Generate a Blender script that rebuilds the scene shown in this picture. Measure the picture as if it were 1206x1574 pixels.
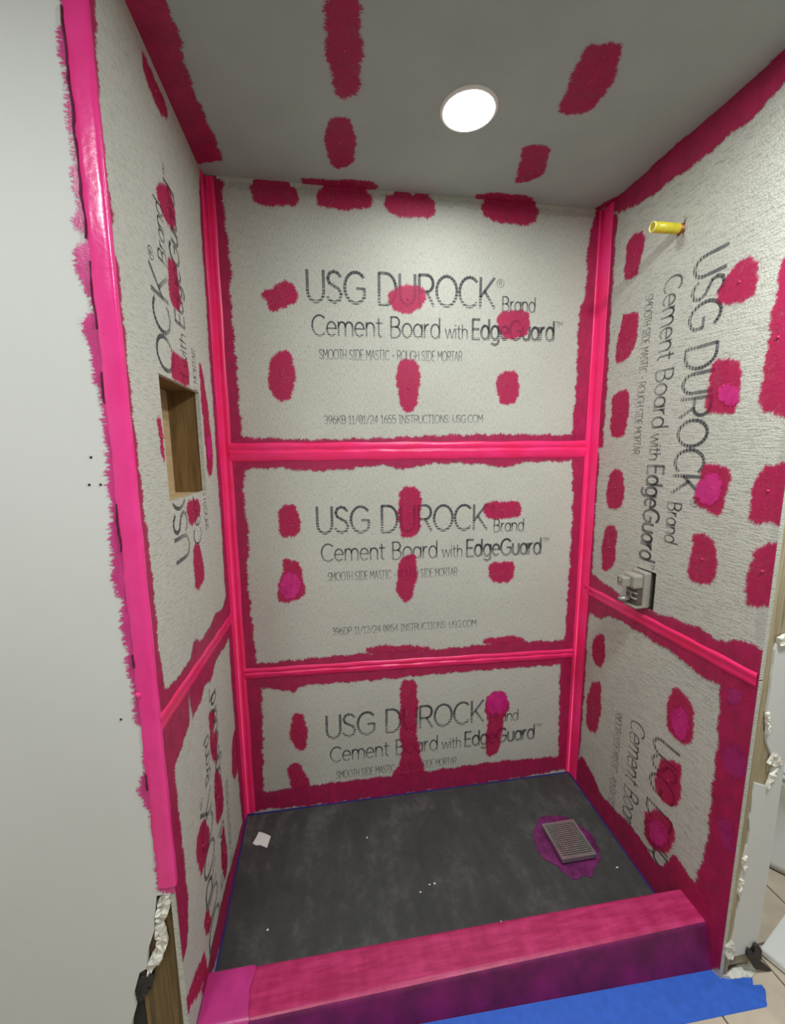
import bpy, bmesh, math, random
import numpy as np
from mathutils import Vector, Matrix
from mathutils.geometry import delaunay_2d_cdt
random.seed(7)
S = bpy.context.scene
for o in list(bpy.data.objects):
    bpy.data.objects.remove(o)

# ---------------------------------------------------------------- camera
cd = bpy.data.cameras.new('camera'); cam = bpy.data.objects.new('camera', cd); S.collection.objects.link(cam)
pitch, yaw, roll = -0.1520, 0.1532, -0.00834
cy_, sy_, cp_, sp_ = math.cos(yaw), math.sin(yaw), math.cos(pitch), math.sin(pitch)
fwd = Vector((sy_*cp_, cy_*cp_, sp_)); rgt = Vector((cy_, -sy_, 0)); upv = rgt.cross(fwd)
r2 = math.cos(roll)*rgt + math.sin(roll)*upv; u2 = -math.sin(roll)*rgt + math.cos(roll)*upv
mt = Matrix((r2, u2, -fwd)).transposed().to_4x4(); mt.translation = (0.3920, -1.6828, 1.5596)
cam.matrix_world = mt
cd.sensor_fit = 'HORIZONTAL'; cd.sensor_width = 36; cd.lens = 36*640.0/1206
cd.shift_x = 0.00126; cd.shift_y = 0.00549; cd.clip_start = 0.02
S.camera = cam

# ---------------------------------------------------------------- light levels and exposure
w = bpy.data.worlds.new('world'); S.world = w; w.use_nodes = True
w.node_tree.nodes['Background'].inputs[0].default_value = (0.9, 0.95, 1, 1)
w.node_tree.nodes['Background'].inputs[1].default_value = 0.05
SHOWER_LAMP = 88.0
ROOM_LAMP = 178.0
S.view_settings.view_transform = 'Standard'; S.view_settings.look = 'None'
S.view_settings.exposure = 0.05; S.view_settings.gamma = 1
S.view_settings.use_curve_mapping = False

# ---------------------------------------------------------------- dimensions (metres)
W, H = 1.524, 2.515            # shower width, ceiling height
DL, DR = 0.756, 0.806          # depth of the left and right shower walls
BT = 0.0127                    # cement board thickness
ZF = -0.03                     # tiled room floor
FS = 0.056                     # fall of the shower floor
def fz(y): return FS*y

# ---------------------------------------------------------------- node helpers
def new_mat(name):
    m = bpy.data.materials.new(name); m.use_nodes = True
    nt = m.node_tree; b = nt.nodes['Principled BSDF']; return m, nt, b
def node(nt, t, **k):
    n = nt.nodes.new(t)
    for a, v in k.items(): setattr(n, a, v)
    return n
def lk(nt, a, b): nt.links.new(a, b)
def coords(nt, scale=(1,1,1), kind='Object'):
    tc = node(nt, 'ShaderNodeTexCoord'); mp = node(nt, 'ShaderNodeMapping'); mp.inputs['Scale'].default_value = scale
    lk(nt, tc.outputs[kind], mp.inputs['Vector']); return mp.outputs[0]
def noise(nt, vec, scale, detail=3, rough=.55, dist=0):
    n = node(nt, 'ShaderNodeTexNoise'); n.inputs['Scale'].default_value = scale; n.inputs['Detail'].default_value = detail
    n.inputs['Roughness'].default_value = rough; n.inputs['Distortion'].default_value = dist
    lk(nt, vec, n.inputs['Vector']); return n.outputs['Fac']
def ramp(nt, fac, stops):
    r = node(nt, 'ShaderNodeValToRGB'); e = r.color_ramp.elements
    while len(e) < len(stops): e.new(.5)
    for i, (p, c) in enumerate(stops):
        e[i].position = p; e[i].color = c if len(c) == 4 else (*c, 1)
    lk(nt, fac, r.inputs[0]); return r.outputs[0]
def math_(nt, op, a, b=None, c=None, clamp=False):
    n = node(nt, 'ShaderNodeMath', operation=op, use_clamp=clamp)
    for i, x in enumerate((a, b, c)):
        if x is None: continue
        if isinstance(x, (int, float)): n.inputs[i].default_value = x
        else: lk(nt, x, n.inputs[i])
    return n.outputs[0]
def mixc(nt, fac, a, b):
    n = node(nt, 'ShaderNodeMix', data_type='RGBA')
    for i, x in ((0, fac), (6, a), (7, b)):
        if isinstance(x, (int, float)): n.inputs[i].default_value = x
        elif isinstance(x, tuple): n.inputs[i].default_value = (*x, 1) if len(x) == 3 else x
        else: lk(nt, x, n.inputs[i])
    return n.outputs[2]
def bump(nt, b, h, strength=.3, dist=.002):
    n = node(nt, 'ShaderNodeBump'); n.inputs['Strength'].default_value = strength; n.inputs['Distance'].default_value = dist
    lk(nt, h, n.inputs['Height']); lk(nt, n.outputs[0], b.inputs['Normal'])
def plain(name, col, rough=.5, metal=0, var=.12, vs=30, bs=0, bscale=200, **kw):
    m, nt, b = new_mat(name); v = coords(nt)
    n = noise(nt, v, vs)
    lo = tuple(c*(1-var) for c in col); hi = tuple(min(1, c*(1+var)) for c in col)
    lk(nt, ramp(nt, n, [(.3, lo), (.7, hi)]), b.inputs['Base Color'])
    b.inputs['Roughness'].default_value = rough; b.inputs['Metallic'].default_value = metal
    if bs: bump(nt, b, noise(nt, v, bscale), bs, .001)
    for k, x in kw.items(): b.inputs[k].default_value = x
    return m

def board_mat(name, ribs):
    """cement board: grey, pitted skin with the ribs of its glass mesh"""
    m, nt, b = new_mat(name); v = coords(nt)
    n1 = noise(nt, v, 190, 3, .6); n2 = noise(nt, v, 5, 4); n3 = noise(nt, coords(nt, ribs), 1, 2, .5)
    n4 = noise(nt, v, 420, 2, .5)
    c = mixc(nt, n2, (.50, .495, .435), (.60, .595, .525))
    pit = ramp(nt, math_(nt, 'ADD', math_(nt, 'MULTIPLY', n1, .5), math_(nt, 'MULTIPLY', n3, .5)), [(.36, (.66, .66, .64)), (.52, (1, 1, 1))])
    mm = node(nt, 'ShaderNodeMix', data_type='RGBA', blend_type='MULTIPLY'); mm.inputs[0].default_value = .85
    lk(nt, c, mm.inputs[6]); lk(nt, pit, mm.inputs[7]); lk(nt, mm.outputs[2], b.inputs['Base Color'])
    b.inputs['Roughness'].default_value = .85; b.inputs['Specular IOR Level'].default_value = .25
    h = math_(nt, 'ADD', math_(nt, 'ADD', math_(nt, 'MULTIPLY', n1, .8), math_(nt, 'MULTIPLY', n3, .7)), math_(nt, 'MULTIPLY', n4, .25))
    bump(nt, b, h, .7, .003)
    return m

def film_mat(name, col, col2, body=.9, rough=.45, teeth=300, bs=.25, tint=(.92, .20, .38)):
    """brushed paint film: part opaque pigment, part tinted see-through; its UV v runs 0..1 over the bristly rim"""
    m, nt, b = new_mat(name); out = nt.nodes['Material Output']
    uv = node(nt, 'ShaderNodeUVMap'); uv.uv_map = 'rim'
    sep = node(nt, 'ShaderNodeSeparateXYZ'); lk(nt, uv.outputs[0], sep.inputs[0])
    cmb = node(nt, 'ShaderNodeCombineXYZ')
    lk(nt, math_(nt, 'MULTIPLY', sep.outputs[0], teeth), cmb.inputs[0]); lk(nt, math_(nt, 'MULTIPLY', sep.outputs[1], 1.2), cmb.inputs[1])
    t = noise(nt, cmb.outputs[0], 1, 2, .6)
    v = coords(nt); g = noise(nt, v, 240, 2, .6); big = noise(nt, v, 22, 3, .6); str_ = noise(nt, coords(nt, (60, 60, 14)), 1, 3, .6)
    thr = math_(nt, 'ADD', math_(nt, 'MULTIPLY', t, 1.9), math_(nt, 'MULTIPLY', g, 1.3))
    thr = math_(nt, 'SUBTRACT', thr, 1.15)
    a = math_(nt, 'MULTIPLY', math_(nt, 'SUBTRACT', math_(nt, 'MULTIPLY', sep.outputs[1], 1.2), thr), 4.0, clamp=True)
    thin = ramp(nt, math_(nt, 'ADD', math_(nt, 'MULTIPLY', g, .6), math_(nt, 'MULTIPLY', big, .4)), [(.32, (.70, .70, .70)), (.50, (1, 1, 1))])
    a = math_(nt, 'MULTIPLY', a, thin)
    lk(nt, mixc(nt, ramp(nt, math_(nt, 'ADD', math_(nt, 'MULTIPLY', big, .6), math_(nt, 'MULTIPLY', str_, .4)), [(.35, (0, 0, 0)), (.65, (1, 1, 1))]), col, col2), b.inputs['Base Color'])
    b.inputs['Roughness'].default_value = rough
    bump(nt, b, math_(nt, 'ADD', g, math_(nt, 'MULTIPLY', str_, 1.5)), bs, .0015)
    tr = node(nt, 'ShaderNodeBsdfTransparent'); tr.inputs[0].default_value = (*tint, 1)
    clear = node(nt, 'ShaderNodeBsdfTransparent')
    m1 = node(nt, 'ShaderNodeMixShader'); m2 = node(nt, 'ShaderNodeMixShader'); m1.inputs[0].default_value = body
    lk(nt, tr.outputs[0], m1.inputs[1]); lk(nt, b.outputs[0], m1.inputs[2])
    lk(nt, a, m2.inputs[0]); lk(nt, clear.outputs[0], m2.inputs[1]); lk(nt, m1.outputs[0], m2.inputs[2]); lk(nt, m2.outputs[0], out.inputs['Surface'])
    return m

MAT = {}
MAT['board_v'] = board_mat('cement_board_upright_mesh', (380, 380, 60))
MAT['board_h'] = board_mat('cement_board_level_mesh', (60, 30, 260))
MAT['core'] = plain('board_core', (.30, .29, .27), .9, bs=.4)
MAT['dab'] = film_mat('pink_membrane_dab', (.50, .020, .105), (.66, .036, .165), .40)
MAT['band'] = film_mat('pink_membrane_band', (.36, .010, .075), (.50, .018, .105), .88, .42)
MAT['smear'] = film_mat('pink_membrane_smear', (.62, .035, .22), (.74, .05, .28), .9, .32, tint=(.9, .25, .5))
MAT['wet'] = film_mat('wet_magenta_membrane', (.66, .020, .22), (.84, .045, .33), .75, .2, teeth=60)
MAT['wet2'] = film_mat('thick_purple_membrane', (.40, .022, .16), (.52, .04, .23), .7, .35, teeth=60)
MAT['paste'] = film_mat('purple_sealant', (.085, .008, .058), (.22, .026, .155), 1.0, .3, teeth=90, bs=1.0)
MAT['gauze'] = film_mat('mesh_tape_gauze', (.58, .58, .53), (.64, .64, .60), .35, .7, tint=(1, 1, 1))
def tape_mat(name, c1, c2, rough=.32):
    m, nt, b = new_mat(name); v = coords(nt)
    n = noise(nt, v, 9, 4, .6); s = noise(nt, v, 120, 3)
    lk(nt, mixc(nt, ramp(nt, n, [(.35, (0, 0, 0)), (.65, (1, 1, 1))]), c1, c2), b.inputs['Base Color'])
    b.inputs['Roughness'].default_value = rough; bump(nt, b, math_(nt, 'ADD', n, math_(nt, 'MULTIPLY', s, .25)), .35, .003); return m
MAT['tape'] = tape_mat('bright_pink_tape', (.90, .018, .13), (.95, .030, .20))
MAT['tape_front'] = tape_mat('glossy_pink_corner_tape', (.86, .035, .25), (.92, .05, .30), .22)
MAT['ink'] = None
def ink_mat():
    m, nt, b = new_mat('grey_print_ink'); v = coords(nt)
    b.inputs['Base Color'].default_value = (.105, .105, .118, 1); b.inputs['Roughness'].default_value = .8
    g = noise(nt, v, 300, 2, .6); n2 = noise(nt, v, 14, 2)
    a = ramp(nt, math_(nt, 'ADD', math_(nt, 'MULTIPLY', g, .7), math_(nt, 'MULTIPLY', n2, .3)), [(.36, (.25, .25, .25)), (.56, (.90, .90, .90))])
    uv = node(nt, 'ShaderNodeUVMap'); uv.uv_map = 'print'; sep = node(nt, 'ShaderNodeSeparateXYZ'); lk(nt, uv.outputs[0], sep.inputs[0])
    st = math_(nt, 'SINE', math_(nt, 'MULTIPLY', sep.outputs[1], 62))
    low = math_(nt, 'MULTIPLY', math_(nt, 'SUBTRACT', .62, sep.outputs[1]), 2.5, clamp=True)
    cut = math_(nt, 'SUBTRACT', 1, math_(nt, 'MULTIPLY', math_(nt, 'MULTIPLY', math_(nt, 'ADD', st, .25), 1.6, clamp=True), math_(nt, 'MULTIPLY', low, .85)), clamp=True)
    lk(nt, math_(nt, 'MULTIPLY', a, cut), b.inputs['Alpha']); return m
MAT['ink'] = ink_mat()
MAT['drywall'] = plain('white_drywall', (.66, .655, .63), .75, var=.025, vs=3, bs=.12, bscale=160)
MAT['ceil'] = plain('green_grey_drywall', (.37, .43, .41), .8, var=.06, vs=4, bs=.15, bscale=140)
MAT['plaster'] = plain('broken_plaster', (.74, .71, .63), .9, var=.2, vs=60, bs=.8, bscale=90)
MAT['dark'] = plain('black_rubber_and_gaps', (.022, .019, .016), .6, var=.3, vs=40)  # black for the rubber flap, dark rims and the painted-in void patch
MAT['void'] = plain('cavity_shade_and_marks', (.03, .025, .02), .95)  # near-black for painted-in cavity shade, nail pops and saw marks
MAT['white'] = plain('white_ceramic', (.78, .77, .74), .18, var=.02)
MAT['paper'] = plain('white_paper', (.82, .80, .76), .8, var=.04, vs=60)
MAT['blue'] = plain('blue_masking_tape', (.030, .125, .60), .6, var=.10, vs=45, bs=.3, bscale=300)
MAT['blueline'] = plain('blue_edge_film', (.018, .018, .16), .5, var=.3, vs=25)
MAT['grout'] = plain('dark_grout', (.13, .105, .085), .9, var=.3, vs=60)
MAT['tile'] = plain('beige_stone_tile', (.60, .50, .39), .45, var=.14, vs=9, bs=.1)
MAT['metal'] = plain('brushed_steel', (.34, .33, .315), .24, metal=.6, var=.15, vs=50)
MAT['gridm'] = plain('dark_steel_slots', (.10, .09, .09), .5, metal=.6, var=.2)
MAT['yellow'] = plain('yellow_plastic_sleeve', (.62, .50, .03), .30, var=.12, vs=40, **{'Subsurface Weight': .2})
MAT['yellow_rim'] = plain('pale_yellow_cut_edge', (.88, .80, .30), .35)
MAT['copper'] = plain('copper_brown_collar', (.30, .10, .035), .45, metal=.4, var=.35, vs=120)
MAT['valve'] = plain('greige_plastic', (.30, .275, .235), .34, var=.1, vs=40)
MAT['valve_d'] = plain('dark_valve_body', (.09, .075, .065), .45, var=.3, vs=60)
MAT['trim'] = plain('white_trim_ring', (.80, .80, .77), .4, var=.02)
def wood_mat(name, c1, c2, c3, sc=(14, 14, 1.6)):
    m, nt, b = new_mat(name); v = coords(nt, sc)
    n = noise(nt, v, 2.2, 5, .6, 1.2)
    lk(nt, ramp(nt, n, [(.28, c1), (.5, c2), (.72, c3)]), b.inputs['Base Color']); b.inputs['Roughness'].default_value = .7
    bump(nt, b, n, .2, .001); return m
MAT['wood'] = wood_mat('brown_pine', (.10, .055, .015), (.20, .118, .038), (.26, .16, .06))
MAT['wood_d'] = wood_mat('dark_brown_stud', (.05, .032, .010), (.14, .088, .030), (.23, .15, .055), (40, 14, 1.0))
MAT['wood_l'] = wood_mat('pale_pine', (.46, .31, .16), (.56, .40, .22), (.62, .46, .28), (6, 3, 20))
MAT['wood_e'] = wood_mat('weathered_stud', (.22, .17, .095), (.38, .31, .19), (.50, .43, .29), (30, 30, 1.2))
def lens_mat(name, strength):
    m, nt, b = new_mat(name); b.inputs['Base Color'].default_value = (.9, .9, .9, 1)
    b.inputs['Emission Color'].default_value = (.94, 1, 1, 1); b.inputs['Emission Strength'].default_value = strength; return m
MAT['lens'] = lens_mat('lit_lamp_lens', SHOWER_LAMP)
MAT['lens_room'] = lens_mat('lit_room_lamp_lens', ROOM_LAMP)
MAT['lens_wall'] = lens_mat('lit_dim_room_lamp_lens', ROOM_LAMP*.48)
def floor_mat():
    m, nt, b = new_mat('charcoal_membrane'); v = coords(nt)
    n = noise(nt, v, 4.5, 6, .65); n2 = noise(nt, v, 34, 5, .7); n3 = noise(nt, coords(nt, (20, 5, 1)), 1, 4, .6)
    c = ramp(nt, math_(nt, 'ADD', math_(nt, 'ADD', math_(nt, 'MULTIPLY', n, .5), math_(nt, 'MULTIPLY', n2, .25)), math_(nt, 'MULTIPLY', n3, .25)), [(.36, (.028, .030, .030)), (.52, (.050, .052, .050)), (.66, (.105, .105, .10))])
    lk(nt, c, b.inputs['Base Color']); b.inputs['Roughness'].default_value = .55; bump(nt, b, n2, .25, .001); return m
MAT['floor'] = floor_mat()
def curb_mat():
    m, nt, b = new_mat('pink_curb_membrane'); v = coords(nt)
    n = noise(nt, coords(nt, (9, 60, 60)), 1, 4, .6); g = noise(nt, v, 300, 2); k = noise(nt, coords(nt, (26, 8, 8)), 1, 3)
    c = mixc(nt, ramp(nt, math_(nt, 'ADD', math_(nt, 'MULTIPLY', n, .6), math_(nt, 'MULTIPLY', k, .4)), [(.4, (0, 0, 0)), (.62, (1, 1, 1))]), (.40, .016, .095), (.58, .042, .17))
    lk(nt, c, b.inputs['Base Color']); b.inputs['Roughness'].default_value = .36; bump(nt, b, math_(nt, 'ADD', n, math_(nt, 'MULTIPLY', g, .5)), .4, .0015); return m
MAT['curb'] = curb_mat()

# ---------------------------------------------------------------- object helpers
C = S.collection
def obj(name, bm, mat, parent=None, kind=None, smooth=False):
    me = bpy.data.meshes.new(name); bm.normal_update(); bm.to_mesh(me); bm.free()
    if mat: me.materials.append(MAT[mat])
    if smooth:
        for p in me.polygons: p.use_smooth = True
    o = bpy.data.objects.new(name, me); C.objects.link(o)
    if parent: o.parent = parent
    if kind: o['kind'] = kind
    return o
def empty(name, loc=(0, 0, 0)):
    o = bpy.data.objects.new(name, None); o.location = loc; o.empty_display_size = .05; C.objects.link(o); return o
def tag(o, label, cat=None, group=None, kind=None):
    o['label'] = label
    if cat: o['category'] = cat
    if group: o['group'] = group
    if kind: o['kind'] = kind
    return o
def box(bm, x0, x1, y0, y1, z0, z1):
    v = [bm.verts.new((x, y, z)) for x in (x0, x1) for y in (y0, y1) for z in (z0, z1)]
    for f in ((0, 1, 3, 2), (4, 6, 7, 5), (0, 4, 5, 1), (2, 3, 7, 6), (0, 2, 6, 4), (1, 5, 7, 3)): bm.faces.new([v[i] for i in f])
def boxbm(*a):
    bm = bmesh.new(); box(bm, *a); return bm
def rbox(*a, r=.004, seg=2):
    bm = boxbm(*a); bmesh.ops.bevel(bm, geom=bm.edges[:], offset=r, segments=seg, affect='EDGES', profile=.5); return bm
def P3(plane, u, v, off=0):
    if plane == 'back': return (u, -off, v)
    if plane == 'left': return (off, u, v)
    if plane == 'right': return (W-off, u, v)
    if plane == 'ceil': return (u, v, H-off)
    if plane == 'floor': return (u, v, fz(v)+off)
    if plane == 'front': return (u, -DL-off, v)
    if plane == 'end': return (u, -DR-off, v)
    if plane == 'out': return (u, v, ZF+off)
NORM = {'back': (0, -1, 0), 'left': (1, 0, 0), 'right': (-1, 0, 0), 'ceil': (0, 0, -1), 'floor': (0, 0, 1), 'front': (0, -1, 0), 'end': (0, -1, 0), 'out': (0, 0, 1)}
BND = {'back': (0, W, -.01, H), 'left': (-DL, 0, -.045, H), 'right': (-DR, 0, -.045, H), 'ceil': (0, W, -3, 0), 'floor': (0, W, -.66, 0), 'front': (-2, 0, ZF, H)}
def orient(bm, plane):
    n = Vector(NORM[plane]); bm.normal_update()
    for f in bm.faces:
        if f.normal.dot(n) < 0: f.normal_flip()
def slab(poly, plane, o0, o1):
    """solid of a 2D outline between two heights over a plane"""
    bm = bmesh.new(); n = len(poly)
    a = [bm.verts.new(P3(plane, u, v, o0)) for u, v in poly]; b = [bm.verts.new(P3(plane, u, v, o1)) for u, v in poly]
    bm.faces.new(a); bm.faces.new(b[::-1])
    for i in range(n): bm.faces.new((a[i], b[i], b[(i+1) % n], a[(i+1) % n]))
    bmesh.ops.recalc_face_normals(bm, faces=bm.faces[:]); return bm
def resample(p, step, closed=True):
    out = []; n = len(p)
    for i in range(n if closed else n-1):
        a, b = p[i], p[(i+1) % n]; L = math.hypot(b[0]-a[0], b[1]-a[1]); k = max(1, int(L/step))
        for j in range(k): out.append((a[0]+(b[0]-a[0])*j/k, a[1]+(b[1]-a[1])*j/k))
    if not closed: out.append(p[-1])
    return out
def chaikin(p, it=1):
    for _ in range(it):
        q = []
        for i in range(len(p)):
            a, b = p[i], p[(i+1) % len(p)]
            q += [(a[0]*.8+b[0]*.2, a[1]*.8+b[1]*.2), (a[0]*.2+b[0]*.8, a[1]*.2+b[1]*.8)]
        p = q
    return p
def film(name, poly, plane, mat, parent, off, feather):
    """thin coat of paint; UV v climbs from 0 at the bristly rim to 1 inside"""
    p = resample(chaikin([q for i, q in enumerate(poly) if q != poly[i-1]], 2), .008)
    n = len(p); area = sum(p[i][0]*p[(i+1) % n][1]-p[(i+1) % n][0]*p[i][1] for i in range(n))
    sg = 1 if area > 0 else -1
    ph = random.uniform(0, 50); b = BND[plane]
    cl = lambda q: (min(max(q[0], b[0]), b[1]), min(max(q[1], b[2]), b[3]))
    inn, out, s, ss = [], [], 0, []
    for i in range(n):
        a, c = p[i-1], p[(i+1) % n]; tx, ty = c[0]-a[0], c[1]-a[1]; L = math.hypot(tx, ty) or 1
        nx, ny = ty/L*sg, -tx/L*sg
        j = .0026*math.sin(s*61+ph)+.0020*math.sin(s*173+ph*2)+random.uniform(-.001, .001)
        for lst, d in ((out, j+feather*.45), (inn, j-feather*.65)): lst.append(cl((p[i][0]+nx*d, p[i][1]+ny*d)))
        ss.append(s); s += math.hypot(c[0]-p[i][0], c[1]-p[i][1])
    o_ = np.array(out); i_ = np.array(inn)
    held = (o_[:, 0] < b[0]+.002) | (o_[:, 0] > b[1]-.002) | (o_[:, 1] < b[2]+.002) | (o_[:, 1] > b[3]-.002)
    free = o_[~held] if (~held).any() else o_[:1]+9
    def reach(q): return np.sqrt(((q[:, None, :]-free[None])**2).sum(2)).min(1)/(feather*1.02)
    di = reach(i_); keep = [k for k in range(n) if di[k] > .8 and not held[k]]
    pts = [Vector(q) for q in out]+[Vector(inn[k]) for k in keep]
    src = list(range(n))+keep
    cv, ce, cf, ov = delaunay_2d_cdt(pts, [(i, (i+1) % n) for i in range(n)], [], 1, 1e-5)[:4]
    vv = np.clip(reach(np.array([(q.x, q.y) for q in cv])), 0, 1)
    bm = bmesh.new(); uvl = bm.loops.layers.uv.new('rim')
    used = sorted({k for t in cf for k in t})
    bv = {k: bm.verts.new(P3(plane, cv[k].x, cv[k].y, off)) for k in used}
    for t in cf:
        f = bm.faces.new([bv[k] for k in t])
        for l, k in zip(f.loops, t): l[uvl].uv = (ss[src[ov[k][0]]] if ov[k] else 0, float(vv[k]))
    orient(bm, plane)
    return obj(name, bm, mat, parent)
def sweep(name, path, prof, mat, parent, wob=.0012):
    """strip with cross-section prof [(d1,d2)] along path [(point, dir1, dir2)]"""
    bm = bmesh.new(); rows = []
    for i, (pt, d1, d2) in enumerate(path):
        pt, d1, d2 = Vector(pt), Vector(d1), Vector(d2)
        rows.append([bm.verts.new(pt+d1*(a+math.sin(i*.9+a*90)*wob)+d2*(b*(1+.25*math.sin(i*1.7+a*140)))) for a, b in prof])
    for r, t in zip(rows, rows[1:]):
        for i in range(len(prof)-1): bm.faces.new((r[i], r[i+1], t[i+1], t[i]))
    bmesh.ops.recalc_face_normals(bm, faces=bm.faces[:])
    o = obj(name, bm, mat, parent, smooth=True); return o
def lerp3(a, b, t): return tuple(a[i]+(b[i]-a[i])*t for i in range(3))
def tube(bm, a, b, r0, r1, n=20, cap0=True, cap1=True):
    a, b = Vector(a), Vector(b); d = (b-a).normalized(); s = d.orthogonal().normalized(); t = d.cross(s)
    ra = [bm.verts.new(a+(s*math.cos(i*2*math.pi/n)+t*math.sin(i*2*math.pi/n))*r0) for i in range(n)]
    rb = [bm.verts.new(b+(s*math.cos(i*2*math.pi/n)+t*math.sin(i*2*math.pi/n))*r1) for i in range(n)]
    for i in range(n): bm.faces.new((ra[i], ra[(i+1) % n], rb[(i+1) % n], rb[i]))
    if cap0: bm.faces.new(ra[::-1])
    if cap1: bm.faces.new(rb)
def loft(rings, n=40):
    bm = bmesh.new(); R = []
    for cx, cy, z, rx, ry in rings: R.append([bm.verts.new((cx+rx*math.cos(i*2*math.pi/n), cy+ry*math.sin(i*2*math.pi/n), z)) for i in range(n)])
    for a, b in zip(R, R[1:]):
        for i in range(n): bm.faces.new((a[i], a[(i+1) % n], b[(i+1) % n], b[i]))
    bm.faces.new(R[0][::-1]); bm.faces.new(R[-1]); return bm
def panel(plane, u0, u1, v0, v1, holes=()):
    """board of thickness BT with rectangular openings"""
    us = sorted({u0, u1, *[h[0] for h in holes], *[h[1] for h in holes]}); vs = sorted({v0, v1, *[h[2] for h in holes], *[h[3] for h in holes]})
    bm = bmesh.new()
    for a, b in zip(us, us[1:]):
        for c, d in zip(vs, vs[1:]):
            mu, mv = (a+b)/2, (c+d)/2
            if any(h[0] < mu < h[1] and h[2] < mv < h[3] for h in holes): continue
            p, q = P3(plane, a, c, 0), P3(plane, b, d, -BT)
            x, y, z = [sorted((p[i], q[i])) for i in range(3)]
            box(bm, *x, *y, *z)
    bmesh.ops.remove_doubles(bm, verts=bm.verts[:], dist=1e-5)
    seen = {}
    for f in bm.faces: seen.setdefault(tuple(sorted(v.index for v in f.verts)), []).append(f)
    bm.verts.index_update(); seen = {}
    for f in bm.faces: seen.setdefault(frozenset(v.index for v in f.verts), []).append(f)
    dead = [f for fs in seen.values() if len(fs) > 1 for f in fs]
    if dead: bmesh.ops.delete(bm, geom=dead, context='FACES_ONLY')
    bmesh.ops.recalc_face_normals(bm, faces=bm.faces[:])
    return bm

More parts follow.
